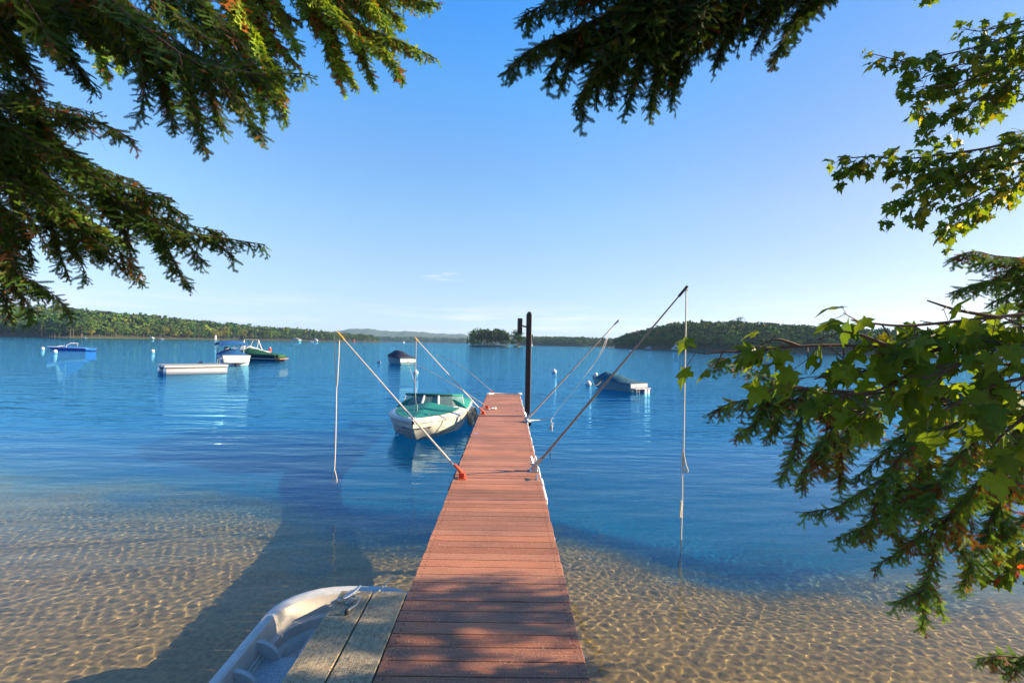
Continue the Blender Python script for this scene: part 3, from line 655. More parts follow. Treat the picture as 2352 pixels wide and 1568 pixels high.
MB().tube([(0, 0, a_[1].z+.19), (lx*.5, 0, a_[1].z+.20), (lx*.7, 0, a_[1].z+.22)], .022, 8).build('lamp_arm', M['black'], post)

# ------------------------------------------------------------------ mooring whips
def whip(base, tip, label, m, orange, mids=(), r0=.019, r1=.008, rz=0, bs=1.):
    b_ = Vector(base); t_ = Vector(tip); root = empty('mooring_whip', b_, 0, label, 'mooring whip', 'mooring whips on the dock')
    d = ((mids and Vector(mids[0]) or t_)-b_).normalized(); s0 = b_+Vector((0, 0, .05))+d*.06
    pts = catmull([s0]+[Vector(q) for q in mids]+[t_], 10); k = len(pts)
    MB().tube([q-b_ for q in pts], [r0+(r1-r0)*i/(k-1) for i in range(k)], 8).build('pole', m, root, smooth=True)
    f = pts[int(k*.45)]-b_; g_ = pts[min(int(k*.45)+1, k-1)]-b_; dd = (g_-f).normalized()
    MB().cyl(f-dd*.07, f+dd*.07, r0*.95, 8).build('joint_sleeve', m if not orange else M['galv'], root)
    MB().cyl(pts[-2].lerp(pts[-1], .6)-b_, pts[-1]-b_+(pts[-1]-pts[-2]).normalized()*.03, r1*1.9, 8).tube([pts[-1]-b_+Vector((.0, 0, -.002)), pts[-1]-b_+Vector((.02, 0, -.03)), pts[-1]-b_+Vector((.0, 0, -.05))], .006, 6).build('tip_cap', orange and mat('ochre_tip', (.55, .33, .05), .5) or M['black'], root)
    bmt = M['orange'] if orange else M['galv']; mb = MB(); s = bs; sx = -1 if t_.x < b_.x else 1
    mb.box((0, 0, .006), (.13*s, .16*s, .012), None, None, .003)
    for yy in (-.045, .045): mb.box((.0, yy*s, .045*s), (.075*s, .014*s, .08*s), None, None, .004)
    mb.cyl((-.02*s, -.055*s, .07*s), (-.02*s, .055*s, .07*s), .012*s, 8)
    mb.tube([(-sx*.035*s, 0, .03*s), Vector((-sx*.035*s, 0, .03*s))+d*.22*s], [.029*s, .023*s], 10)
    if not orange: mb.tube([Vector((-.07*s, -.03, .11*s)), Vector((-.02*s, 0, .10*s)), Vector((-.01, .05, .17*s))], .012*s, 6).tube([Vector((-.02*s, 0, .10*s)), Vector((-.05*s, .02, .19*s))], .011*s, 6)
    mb.build('base_bracket', bmt, root, smooth=False)
    return pts
def D(x, y, z=DZ): return PZ(x, y, z)
w1b = D(1056, 1098); w1t = P(769, 761, 7.6); w1e = P(780, 768, 7.6)
whip((w1b.x+.03, w1b.y, DZ), P(779, 767, 7.6), 'long pale whip pole on orange bracket, nearest of the left dock edge', M['fibre'], True, r0=.0165, r1=.008)
rope('whip_line', [P(779, 766, 7.6), P(769, 761, 7.6), P(768.5, 790, 7.6), P(770, 830, 7.6), P(773, 886, 7.6), P(773, 893, 7.6)], .006, 'outer loop line hanging from the nearest left whip tip', sm=4)
rope('whip_line', [P(780, 766, 7.6), P(779, 800, 7.6), P(777, 840, 7.6), P(775, 880, 7.6), P(773, 893, 7.6), P(772, 960, 7.6), P(770.5, 1030, 7.6), P(768, 1080, 7.6), P(764, 1100, 7.6), P(766, 1108, 7.6), P(770, 1109, 7.6), P(774, 1103, 7.6), P(769.5, 1080, 7.6)], .0065, 'long pale line with an end loop hanging from the nearest left whip', sm=5)
w2b = D(1107, 951); whip((w2b.x+.03, w2b.y, DZ), P(955, 777, 12.9), 'second whip pole on the left dock edge, leaning over the green canvas boat', M['fibre'], True, r0=.0165, r1=.008)
rope('whip_line', [P(955, 776, 12.9), P(952.5, 800, 12.9), P(953, 880, 12.9), P(955, 918, 12.9), P(951, 935, 12.9), P(953, 945, 12.9), P(958, 944, 12.9), P(959, 933, 12.9), P(955, 917, 12.9), P(954.5, 870, 12.9), P(956, 790, 12.9), P(955.5, 778, 12.9)], .006, 'doubled pale line hanging over the bow of the green canvas boat', sm=5)
w3b = D(1116, 938); whip((w3b.x+.03, w3b.y, DZ), P(936, 830, 17.6), 'thin drooping whip pole on the left dock edge just before the last dock section seam', M['fibre'], True, [P(1066, 899, 15.4), P(1010, 865, 16.4), P(970, 844, 17.1)], r0=.017, r1=.007)
rope('whip_line', [P(936, 831, 17.6), P(950, 870, 17.), P(957, 900, 16.4), P(968, 928, 15.8), P(973, 938, 15.3)], .005, 'thin line running down from the drooping whip to the boat windscreen', sm=5)
w4b = D(1129, 903); whip((w4b.x+.03, w4b.y, DZ), P(1003, 816, 22.5), 'farthest thin bent whip pole at the left end corner of the dock', M['fibre'], True, [P(1106, 878, 20.2), P(1070, 848, 21.2), P(1035, 828, 22.)], r0=.017, r1=.007)
w5b = D(1232, 1081); whip((w5b.x-.03, w5b.y, DZ), P(1575.5, 661, 6.4), 'longest whip pole, dark edged, leaning far out from the right dock edge nearest the camera', M['fibredark'], False, r0=.021, r1=.009, bs=1.1)
YR = 6.4
rope('whip_line', [P(1576, 664, YR), P(1575, 760, YR), P(1572, 900, YR), P(1571, 985, YR), P(1570, 1031, YR), P(1569, 1040, YR)], .009, 'taut upper line hanging from the longest right whip', sm=4)
rope('whip_line', [P(1569, 1031, YR), P(1568, 1040, YR), P(1567, 1060, YR), P(1567, 1150, YR), P(1565, 1220, YR), P(1564.5, 1250, YR), P(1564, 1285, YR)], .0085, 'lower line of the longest right whip running down into the water', sm=4)
rope('whip_line', [P(1570, 1034, YR), P(1572, 1050, YR), P(1576, 1068, YR), P(1580, 1080, YR), P(1577, 1084, YR), P(1571, 1078, YR), P(1568, 1080, YR), P(1570, 1060, YR), P(1569, 1036, YR)], .008, 'small knotted loop of rope on the longest right whip line', sm=5)
rope('whip_line', [P(1565, 1150, YR-.02), P(1563, 1170, YR-.02), P(1562, 1184, YR-.02), P(1564, 1188, YR-.02)], .012, 'short loose rope end beside the lower right whip line')
w6b = D(1213, 968); whip((w6b.x-.03, w6b.y, DZ), P(1419, 737, 13.4), 'dark whip pole rising beside the foot of the black post', M['fibredark'], False, r0=.022, r1=.01, bs=1.2)
YS = 13.0
rope('whip_line', [P(1402, 755, 13.4), P(1383, 800, YS), P(1360, 842, YS), P(1344, 862, YS), P(1342, 866, YS), P(1346, 860, YS), P(1385, 804, YS), P(1401, 758, 13.4)], .006, 'doubled line hanging from the whip beside the black post', sm=5)
rope('whip_line', [P(1343, 864, YS), P(1320, 895, YS), P(1290, 930, YS), P(1269, 960, YS)], .0035, 'thin line sloping down to the rope tangle right of the dock', sm=5)
rope('whip_line', [D(1217, 964, DZ+.06), P(1235, 964.5, YS), P(1252, 963.5, YS), P(1268, 960, YS), P(1269, 961, YS)], .010, 'sagging line from the dock edge to the rope tangle', sm=5)
rope('rope_tangle', [P(1268, 959, YS), P(1265.5, 968, YS), P(1270, 973, YS), P(1264, 976, YS), P(1269, 980, YS), P(1262, 983, YS), P(1264, 987, YS), P(1267, 975, YS-.02), P(1268, 990, YS)], .013, 'small white rope tangle hanging in the air right of the dock', sm=5)
# dock lines and rags at the brackets
def coil(c, label, s=1., seed=1):
    r_ = random.Random(seed); pts = [(c[0]+r_.uniform(-.12, .12)*s, c[1]+r_.uniform(-.10, .10)*s, DZ+r_.uniform(.012, .07)) for _ in range(12)]
    rope('dock_line', pts, .013, label, sm=6, m=vm)
c_ = D(1118, 906); coil((c_.x+.12, c_.y, 0), 'crumpled white line at the far left corner of the dock', 1.1, 2); c_ = D(1120, 941); coil((c_.x+.13, c_.y, 0), 'crumpled white line beside the drooping whip bracket', 1, 4)
c_ = D(1194, 906); coil((c_.x, c_.y-.1, 0), 'small white line on the far right corner of the dock', .6, 5); c_ = D(1218, 970); coil((c_.x+.0, c_.y, 0), 'pale line bunched at the foot of the black post', .8, 6)
rope('dock_rail_line', [D(1122, 902, .56), P(1160, 903.5, 19.3), D(1193, 904, .55)], .012, 'pale rail line lying along the far end of the dock')

# ------------------------------------------------------------------ power boats
def hullf(L, B, fb, fs, blunt=2.4, keel=.28, draft=.22):
    """returns station list: (t, half beam, sheer z, keel z, x top, x keel)"""
    st = []
    for i in range(25):
        t = i/24; hb = B/2*(.93+.07*min(1, t*3)) if t < .45 else B/2*max(0.0, 1-((t-.45)/.55)**blunt)
        zs = fs+(fb-fs)*t**1.3; rise = max(0, (t-.72)/.28); zk = -draft+(zs*.92+draft)*rise**2.6
        st.append((t, hb, zs, zk, L*t, L*t-.0*t-L*.06*rise*(1-rise)))
    return st
def motorboat(root, L, B, fb, fs, m_hull, m_deck, blunt=2.4, stripe=None, m_stripe=None):
    st = hullf(L, B, fb, fs, blunt); x0 = -L/2; rows = []; rr = []; deck = []
    for t, hb, zs, zk, xt, xk in st:
        h = max(hb, .012); f_ = max(0, (t-.6)/.4)
        ch = min(zs*.9, .02+(.25*zs)*f_+max(0, zk+.1)); ch = max(ch, zk+.02*(1-f_))
        half = [(xk, 0, zk), (xt, h*(.84-.25*f_), ch), (xt, h*(.88-.14*f_), ch+.03), (xt, h*.97, zs*.72), (xt, h, zs-.05), (xt, h+.03, zs-.04), (xt, h+.03, zs), (xt, max(h-.06, .005), zs+.035)]
        L_ = [(x0+x, y, z) for x, y, z in half]; Rr = [(x0+x, -y, z) for x, y, z in half[::-1]]
        rows.append(Rr+L_[1:] if False else Rr[:-1]+L_)
    mb = MB().grid(rows)
    n0 = len(rows[0]); mb.add(rows[0], [tuple(range(n0))])
    hull = mb.build('hull', m_hull, root, smooth=True)
    if stripe:
        for s_ in (-1, 1):
            r2_ = []
            for (t, hb, zs, zk, xt, xk) in st[:-2]:
                h = max(hb, .02)*.978+.006; f_ = max(0, (t-.6)/.4); r2_.append([(x0+xt, s_*(h-.05*h*f_*0+.004), zs*stripe[0]), (x0+xt, s_*(max(hb, .02)*.985+.012), zs*stripe[1])])
            MB().grid(r2_).build('hull_stripe', m_stripe, hull, smooth=True)
    return st
def cover(root, st, L, hfun, m_, t0=0, t1=1, over=.02, name='canvas_cover', peak=1.5, parent=None):
    x0 = -L/2; rows = []
    for k in range(29):
        t = t0+(t1-t0)*k/28; i = t*24; j = min(int(i), 23); a = i-j
        hb = st[j][1]*(1-a)+st[j+1][1]*a+over; zs = st[j][2]*(1-a)+st[j+1][2]*a; h = hfun(t); row = []
        row.append((x0+L*t, -hb, zs-.08))
        for q in range(13):
            u = -1+2*q/12; row.append((x0+L*t, u*hb, zs+.05+h*(1-abs(u)**peak)*(1+.06*math.sin(t*40+u*5))))
        row.append((x0+L*t, hb, zs-.08)); rows.append(row)
    mb = MB().grid(rows); mb.add(rows[0], [tuple(range(14, -1, -1))]); mb.add(rows[-1], [tuple(range(15))])
    return mb.build(name, m_, parent or root, smooth=True)
def ip(*kv):
    xs_ = [k for k, v in kv]; ys_ = [v for k, v in kv]
    return lambda t: float(np.interp(t, xs_, ys_))
def boat(name, wx, wy, heading, label, cat='motorboat', Y=None):
    p_ = PZ(wx, wy, 0)
    if Y: p_ = Vector(((wx-1165)/1176*Y, Y, 0))
    return empty(name, (p_.x, p_.y, 0), R(heading), label, cat)
def canvas(nm, c, c2=None): return mat(nm, c, .8, noise=(2.5, c2 or tuple(x*.6 for x in c), .3), bump=.5, bscale=3)
teal = canvas('teal_canvas', (.0, .20, .17)); blue = canvas('blue_canvas', (.008, .10, .30)); green = canvas('green_canvas', (.004, .085, .04)); navy = canvas('navy_canvas', (.018, .022, .05)); teal2 = canvas('blue_teal_canvas', (.01, .09, .14))
bhull = mat('blue_hull', (.01, .10, .42), .3, coat=.3); tealh = mat('grey_teal_hull', (.12, .22, .25), .4, noise=(3, (.08, .15, .18), .3)); dgh = mat('dark_hull', (.01, .02, .03), .25, coat=.3)

# 1. near bowrider with green canvas
def bowrider():
    L, B = 5.2, 2.02; bx, by = -2.17, 11.95
    r_ = empty('bowrider_boat', (bx+.05, by+L/2, 0), R(-90-1.0), 'white bowrider with green canvas and three pane windscreen moored left of the dock', 'motorboat')
    st = motorboat(r_, L, B, .53, .50, M['whitedirty_shade'], M['white'], blunt=3.0)
    x0 = -L/2
    for s_ in (-1, 1): MB().grid([[(x0+xt, s_*(max(hb, .02)*(.88-.10*max(0, (t-.6)/.4))+.012), zs*.20+.02), (x0+xt, s_*(max(hb, .02)*(.90-.10*max(0, (t-.6)/.4))+.012), zs*.30+.02)] for t, hb, zs, zk, xt, xk in st[:-4]]).build('lower_hull_stripe', mat('brown_stripe', (.22, .17, .10), .6, noise=(6, (.5, .45, .35), .3)), r_)  # thin brown stripe low on the hull sides
    # deck ring
    rows = []
    for t, hb, zs, zk, xt, xk in st:
        h = max(hb-.06, .006); rows.append([(x0+xt, -h, zs+.035), (x0+xt, -h*.84, zs+.075), (x0+xt, -h*.80, zs+.07), (x0+xt, h*.80, zs+.07), (x0+xt, h*.84, zs+.075), (x0+xt, h, zs+.035)])
    MB().grid(rows).build('deck', M['white'], r_, smooth=True)
    sheer = [(x0+xt, hb+.028, zs-.02) for t, hb, zs, zk, xt, xk in st]; MB().tube(sheer, .018, 6).tube([(x, -y, z) for x, y, z in sheer], .018, 6).build('rub_rail', mat('grey_rub_rail', (.25, .25, .27), .5), r_, smooth=True)
    # bow canvas, flat with a soft ridge up to the windscreen
    rows = []
    for k in range(21):
        t = .56+.40*k/20; i = t*24; j = int(i); a = i-j; hb = (st[j][1]*(1-a)+st[j+1][1]*a); zs = st[j][2]; h_ = max(hb*.86-.02, .01)
        pk = .15*(1-k/20)**1.2
        rows.append([(x0+L*t, u*h_, zs+.085+pk*(1-abs(u)**1.2)-.02*math.sin(abs(u)*math.pi)) for u in np.linspace(-1, 1, 15)])
    MB().grid(rows).build('bow_cover', teal, r_, smooth=True)
    ws = M['white']; xw = x0+L*.50; wbm = .90
    fr_ = MB()
    top = [(xw-.55, -wbm*.9, .86), (xw-.12, -wbm*.62, .88), (xw-.02, -.2, .885), (xw-.02, .2, .885), (xw-.12, wbm*.62, .88), (xw-.55, wbm*.9, .86)]
    bot = [(xw-.35, -wbm, .575), (xw+.15, -wbm*.70, .585), (xw+.26, -.24, .60), (xw+.26, .24, .60), (xw+.15, wbm*.70, .585), (xw-.35, wbm, .575)]
    fr_.tube(bot, .022, 6); fr_.tube([bot[0], top[0]], .014, 6); fr_.tube([bot[5], top[5]], .016, 6)
    wf = fr_.build('windscreen_frame', ws, r_, smooth=True)
    MB().tube(top, .02, 6).build('top_rail', M['black'], wf, smooth=True)
    for q in (2, 3): MB().tube([bot[q], top[q]], [.035, .03], 6).build('mullion', ws, wf, smooth=True)
    for q in range(5): MB().add([bot[q], bot[q+1], top[q+1], top[q]], [(0, 1, 2, 3)]).build('pane', M['glass'], wf)
    # cockpit canvas behind the glass
    rows = []
    for k in range(17):
        t = .02+.47*k/16; i = t*24; j = int(i); a = i-j; hb = (st[j][1]*(1-a)+st[j+1][1]*a); h = np.interp(k, [0, 8, 16], [.05, .25, .30])
        rows.append([(x0+L*t, -hb, .50)]+[(x0+L*t, u*hb*.97, .57+h*(1-abs(u)**3)) for u in np.linspace(-1, 1, 13)]+[(x0+L*t, hb, .50)])
    mb = MB().grid(rows); mb.add(rows[-1], [tuple(range(15))]); mb.add(rows[0], [tuple(range(14, -1, -1))]); mb.build('cockpit_cover', teal, r_, smooth=True)
    MB().tube([(xw-.57, -wbm*.92, .865), (xw-.14, -wbm*.63, .905), (xw-.04, 0, .915), (xw-.14, wbm*.63, .905), (xw-.57, wbm*.92, .865)], .035, 8).build('cover_roll', teal, r_, smooth=True)
    for x, y in ((x0+L*.86, .25), (x0+L*.86, -.25)): cleat(r_, (x, y, .605), .8, .3)
    MB().tube([(x0+L-.06, 0, .50), (x0+L-.02, 0, .40)], .02, 8).lathe([(.028, .60), (.03, .63), (.001, .64)], (x0+L-.2, 0, 0), 10).build('bow_fitting', M['galv'], r_, smooth=True)
    for s_ in (-1, 1):
        MB().tube([(x0+xt, s_*(max(hb, .02)*(.93-.08*max(0, (t-.6)/.4))), zs*.46) for t, hb, zs, zk, xt, xk in st[:-3]], .012, 6).build('spray_rail', mat('stained_rail', (.35, .3, .22), .5), r_, smooth=True)
    fm = mat('weathered_fender', (.40, .36, .27), .6, noise=(12, (.2, .17, .12), .3))
    for k_, (lx, ly) in enumerate(((x0+L*.24, 1.16), (x0+L*.42, 1.12))):
        f_ = empty('boat_fender', (0, 0, 0), 0, ('farther' if k_ == 0 else 'nearer')+' grey fender hanging on the dock side of the green canvas bowrider', 'fender', 'fenders on the bowrider')
        Mx = Matrix.Translation(r_.location) @ Matrix.Rotation(R(-91), 4, 'Z'); wp = Mx @ Vector((lx, ly, 0)); f_.location = (wp.x, wp.y, .0); f_.rotation_euler = (0, R(-10), 0)
        MB().lathe([(.02, -.02), (.06, .0), (.095, .05), (.10, .2), (.095, .36), (.06, .41), (.02, .44)], (0, 0, 0), 14).build('body', fm, f_, smooth=True)
        MB().tube([(0, 0, .43), (-.05, 0, .52), (-.14, 0, .55)], .008, 6).build('lanyard', M['rope'], f_)
    return r_
bowrider()
rope('stern_line', [P(1029, 896, 17.2), P(1034, 915, 16.2), P(1045, 928, 15.2), P(1058, 935, 14.8), P(1072, 950, 15.2)], .012, 'dark line draped over the dock side corner of the bowrider windscreen', m=M['dark'])

# 2. blue wakeboard boat far left
r_ = boat('wakeboard_boat', 168, 803, 180, 'blue boat with a white tow tower moored far left', Y=82); L = 6.9; r_.scale = (1, 1, .62)
st = motorboat(r_, L, 2.3, .85, .62, bhull, M['white'], 2.6); cover(r_, st, L, ip((0, .05), (.18, .12), (.3, .28), (.52, .35), (.62, .25), (.66, .0), (.7, -.0)), canvas('bright_blue_canvas', (.01, .17, .5)), .05, .68)
MB().grid([[(-L/2+q[4], -max(q[1]-.06, .005), q[2]+.04), (-L/2+q[4], 0, q[2]+.10), (-L/2+q[4], max(q[1]-.06, .005), q[2]+.04)] for q in st]).build('deck', M['white'], r_, smooth=True)
sh_ = [(-L/2+q[4], q[1]+.02, q[2]) for q in st]; MB().tube(sh_, .05, 6).tube([(x, -y, z) for x, y, z in sh_], .05, 6).build('sheer_stripe', M['white'], r_, smooth=True)
tw = MB()
for s_ in (-1, 1):
    tw.tube([(1.35, s_*1.0, .75), (.3, s_*.98, 1.35), (-.75, s_*.75, 1.80)], .028, 6); tw.tube([(-.35, s_*1.05, .7), (-.40, s_*1.0, 1.2), (-.75, s_*.75, 1.80)], .035, 6); tw.tube([(-.4, s_*1.0, 1.25), (.2, s_*.95, .95)], .03, 6)
tw.tube([(-.75, -.75, 1.80), (-.85, 0, 1.86), (-.75, .75, 1.80)], .05, 6).build('tow_tower', M['white'], r_, smooth=True)
MB().add([(1.5, -.8, .82), (1.5, .8, .82), (.95, .75, 1.2), (.95, -.75, 1.2)], [(0, 1, 2, 3)]).build('windscreen', M['glass'], r_)
MB().box((-L/2-.35, 0, .12), (.7, 1.8, .07), None, None, .02).build('swim_platform', M['dark'], r_)

# 3. pontoon raft
a_, b_ = PZ(378, 861, 0), PZ(496, 858, 0)
d_ = (b_-a_); ang = math.atan2(d_.y, d_.x); Lr = 3.65; Wr = 2.3
raft = empty('swim_raft', (a_.x, a_.y, 0), ang, 'silver swim raft on two long pontoons', 'raft')
for k_, yy in enumerate((.30, Wr-.30)):
    pf = [(.02, 0), (.20, .02), (.275, .08), (.28, .1), (.28, Lr-.1), (.275, Lr-.08), (.20, Lr-.02), (.02, Lr)]
    mb = MB(); nn = 20
    vv = [(x, yy+r*math.cos(2*math.pi*j/nn), .20+r*math.sin(2*math.pi*j/nn)) for r, x in pf for j in range(nn)]
    mb.add(vv, [(i*nn+j, i*nn+(j+1) % nn, (i+1)*nn+(j+1) % nn, (i+1)*nn+j) for i in range(len(pf)-1) for j in range(nn)]); mb.build('pontoon', M['alu'], raft, smooth=True)
mb = MB()
for i in range(16): mb.box((Lr*(i+.5)/16, Wr/2, .585), (Lr/16-.012, Wr+.04, .03))
mb.build('deck', mat('grey_raft_boards', (.30, .29, .28), .8), raft)
MB().box((Lr/2, -.0, .52), (Lr+.04, .03, .10)).box((Lr/2, Wr, .52), (Lr+.04, .03, .10)).box((-.01, Wr/2, .53), (.03, Wr-.04, .07)).box((Lr+.01, Wr/2, .53), (.03, Wr-.04, .07)).build('frame_channel', M['alu'], raft)
ld = MB()
for yy in (.35, .85):
    ld.tube([(Lr+.02, yy, -.5), (Lr+.06, yy, .5), (Lr+.02, yy, .95), (Lr-.25, yy, 1.02), (Lr-.42, yy, .92), (Lr-.42, yy, .6)], .022, 6)
for z in (-.3, -.05, .2): ld.cyl((Lr+.04, .35, z), (Lr+.04, .85, z), .018, 6)
ld.build('ladder', M['galv'], raft, smooth=True)

# 4. blue bimini boat
r_ = boat('bimini_boat', 519, 836, 128, 'white boat with blue canvas and raised blue sunshade behind the raft', Y=46.5); L = 5.6; r_.location.y += 1.6; r_.location.x -= .25
st = motorboat(r_, L, 2.35, .95, .85, M['white'], M['white'], 2.4, (.30, .82), mat('navy_stripe', (.01, .04, .14), .3)); cover(r_, st, L, ip((0, .02), (.1, .06), (.3, .42), (.5, .5), (.62, .40), (.8, .1), (1, .02)), blue, .02, .97)
bm2 = MB(); rows = [[(x, u*1.15, 2.12+h-.16*abs(u)**2.5-.02*abs(u)) for u in np.linspace(-1, 1, 11)] for x, h in ((-1.75, -.26), (-1.2, -.05), (-.4, .05), (.5, .06), (1.25, .0), (1.42, -.22))]
rows2 = [[(p_[0], p_[1], p_[2]-.03) for p_ in r0] for r0 in rows]; bm2.grid(rows); bm2.grid(rows2[::-1]); bm2.build('bimini_top', blue, r_, smooth=True)
bf = MB()
for s_ in (-1, 1):
    for x1 in (-1.6, 0, 1.3): bf.tube([(.1, s_*1.12, .9), (x1, s_*1.1, 2.0)], .018, 6)
    bf.tube([(2.0, s_*.7, .95), (1.3, s_*1.1, 2.0)], .012, 6)
bf.build('bimini_frame', M['alu'], r_)
MB().box((-L/2-.25, 0, .28), (.5, 1.8, .06), None, None, .02).build('swim_platform', M['white'], r_)
MB().box((-L/2-.15, 0, .05), (.28, .3, .5), None, None, .05).build('outdrive', M['dark'], r_)
MB().box((.9, .25, 1.45), (.5, .4, .3), None, None, .08).build('seat_back', mat('mauve_vinyl', (.3, .3, .4), .6), r_)

# 5. white cruiser with tower behind
r_ = boat('white_cruiser', 556, 822, 147, 'white boat with a dark roofed tower half hidden behind the sunshade boat', Y=60); L = 6.2; r_.location.x += .6
st = motorboat(r_, L, 2.4, 1.15, .9, M['white'], M['white'], 2.3); cover(r_, st, L, ip((0, .1), (.3, .5), (.5, .6), (.62, .25), (1, .03)), mat('pale_canvas', (.6, .57, .53), .8), .02, .98)
tw = MB()
for s_ in (-1, 1):
    tw.tube([(1.0, s_*1.0, 1.2), (-.1, s_*.85, 2.25), (-1.2, s_*.85, 2.28)], .035, 6); tw.tube([(-1.6, s_*1.05, 1.1), (-1.15, s_*.85, 2.25)], .04, 6); tw.tube([(-.7, s_*1.0, 1.2), (-1.15, s_*.85, 2.25)], .03, 6)
tw.build('tow_tower', M['white'], r_, smooth=True)
MB().box((-.65, 0, 2.33), (1.2, 1.8, .1), None, None, .03).build('tower_roof', M['dark'], r_)

# 6. green covered boat
r_ = boat('covered_speedboat', 594, 824, 172, 'dark low speedboat under a deep green cover', Y=58); L = 5.5
st = motorboat(r_, L, 2.2, .8, .62, dgh, M['white'], 2.4, (.28, .42), mat('pale_stripe', (.3, .36, .4), .4)); cover(r_, st, L, ip((-.1, -.1), (0, .05), (.25, .2), (.5, .5), (.68, .6), (.8, .32), (.93, .08), (1, .02)), green, .0, .99, .05)
MB().box((-L/2-.25, 0, .22), (.6, 1.7, .09), None, None, .02).build('swim_platform', mat('teak', (.45, .17, .07), .6), r_)
mb = MB().box((-L/2-.1, 0, .5), (.5, 1.5, .35), None, None, .14); mb.build('stern_cover', green, r_)

# 7. navy covered small boat
r_ = boat('covered_runabout', 911, 838, 128, 'small white runabout under a dark navy cover, moored alone left of centre', Y=54); L = 4.4; r_.location.y += 1.3
st = motorboat(r_, L, 2.0, .95, .7, tealh, M['white'], 2.3); cover(r_, st, L, ip((0, .12), (.12, .22), (.35, .55), (.6, .62), (.75, .35), (1, .02)), navy, .0, .9, .03)
MB().box((-L/2-.012, 0, .42), (.02, 1.75, .3), None, None, .01).build('transom_panel', M['white'], r_)

# 8. teal covered boat right
r_ = boat('covered_fishing_boat', 1421, 897, 127, 'grey teal boat under a peaked blue green cover with a stern ladder', Y=27.2); L = 4.6; r_.location.y += .8; r_.scale = (.72, .72, .66)
st = motorboat(r_, L, 2.05, 1.0, .68, tealh, M['white'], 2.2); cover(r_, st, L, ip((0, .0), (.1, .05), (.3, .28), (.45, .45), (.66, .52), (.70, .48), (.80, .08)), teal2, .0, .82, .02, peak=2.2)
MB().grid([[(-L/2+q[4], -max(q[1]-.06, .005), q[2]+.035), (-L/2+q[4], 0, q[2]+.07), (-L/2+q[4], max(q[1]-.06, .005), q[2]+.035)] for q in st[16:]]).build('foredeck', tealh, r_, smooth=True)
gt = mat('grey_transom', (.33, .31, .34), .5)
MB().box((-L/2-.02, 0, .52), (.05, 1.9, .30), None, None, .02).build('transom_panel', gt, r_)
MB().box((-L/2-.22, 0, .30), (.42, 1.75, .07), None, None, .02).build('swim_platform', gt, r_)
ld = MB()
for yy in (.45, .75): ld.cyl((-L/2-.42, yy, -.1), (-L/2-.40, yy, .62), .02, 6)
for z in (.1, .35, .6): ld.cyl((-L/2-.41, .45, z), (-L/2-.41, .75, z), .018, 6)
ld.build('ladder', M['alu'], r_)
MB().box((-L/2-.3, -.25, .1), (.3, .35, .36), None, None, .05).box((-L/2-.3, -.65, .1), (.2, .3, .36), None, None, .05).build('outdrive', M['galv'], r_)
MB().lathe([(.01, 0), (.12, .05), (.15, .15), (.12, .26), (.01, .3)], (L/2-.35, 0, 1.0), 10).build('bow_light', M['white'], r_, smooth=True)

# 9. boat at the left picture edge
r_ = boat('small_motorboat', -3, 805.5, 172, 'small boat with a dark cover cut by the left picture edge', Y=74); L = 4.6
st = motorboat(r_, L, 1.9, .6, .4, M['white'], M['white'], 2.4); cover(r_, st, L, ip((0, .1), (.5, .6), (.8, .4), (1, .0)), navy, .0, .8)
r_.location.x -= 1.6; r_.scale = (.8, .8, .7)

# ------------------------------------------------------------------ mooring buoys
for i, (x, y, w, lab) in enumerate(((98, 802, 7.2, 'small round white mooring buoy left of the blue boat bow'), (127, 809, 8.5, 'white mooring buoy just below the blue boat bow'), (351, 808, 8, 'single white mooring buoy between the blue boat and the raft boats'),
        (460, 833.5, 10, 'white mooring buoy left of the blue sunshade boat'), (870, 833, 9, 'white mooring buoy left of the navy covered runabout'), (955, 858, 11.5, 'white mooring buoy below the navy covered runabout'), (1273, 856, 11.5, 'white mooring buoy alone right of the black post'), (1351.5, 884, 14, 'larger stained mooring buoy left of the teal covered boat'))):
    p_ = PZ(x, y, 0); D_ = p_.y; r_ = w/1176*D_/2*1.0
    if i == 0:
        b0 = empty('mooring_buoy'); s_ = [(math.cos(a)*.95 if False else math.sin(a), -math.cos(a)) for a in np.linspace(.05, math.pi-.05, 15)]
        MB().lathe([(q*.5, .2+z*.5) for q, z in s_], (0, 0, 0), 20).build('float', M['white'], b0, smooth=True)
        MB().lathe([(.506, .12), (.509, .15), (.506, .20)], (0, 0, 0), 20).build('band', mat('blue_band', (.04, .07, .2), .5), b0)
        MB().lathe([(.08, .68), (.09, .72), (.07, .78), (.01, .8)], (0, 0, 0), 10).build('top_fitting', M['galv'], b0)
        o = b0
    else:
        o = b0.copy(); C.objects.link(o)
        for ch in b0.children: c_ = ch.copy(); C.objects.link(c_); c_.parent = o
    o.location = (p_.x, p_.y, 0); o.scale = (r_*2,)*3; tag(o, lab, 'buoy', 'mooring buoys'); o.rotation_euler = (random.uniform(-.12, .12), random.uniform(-.12, .12), random.uniform(0, 6))
rope('buoy_line', [P(1358, 877, 25.5), P(1364, 883, 25.9), P(1372, 884, 26.3), P(1380, 876, 26.6)], .02, 'thin line from the stained buoy to the teal covered boat', m=M['dark'])

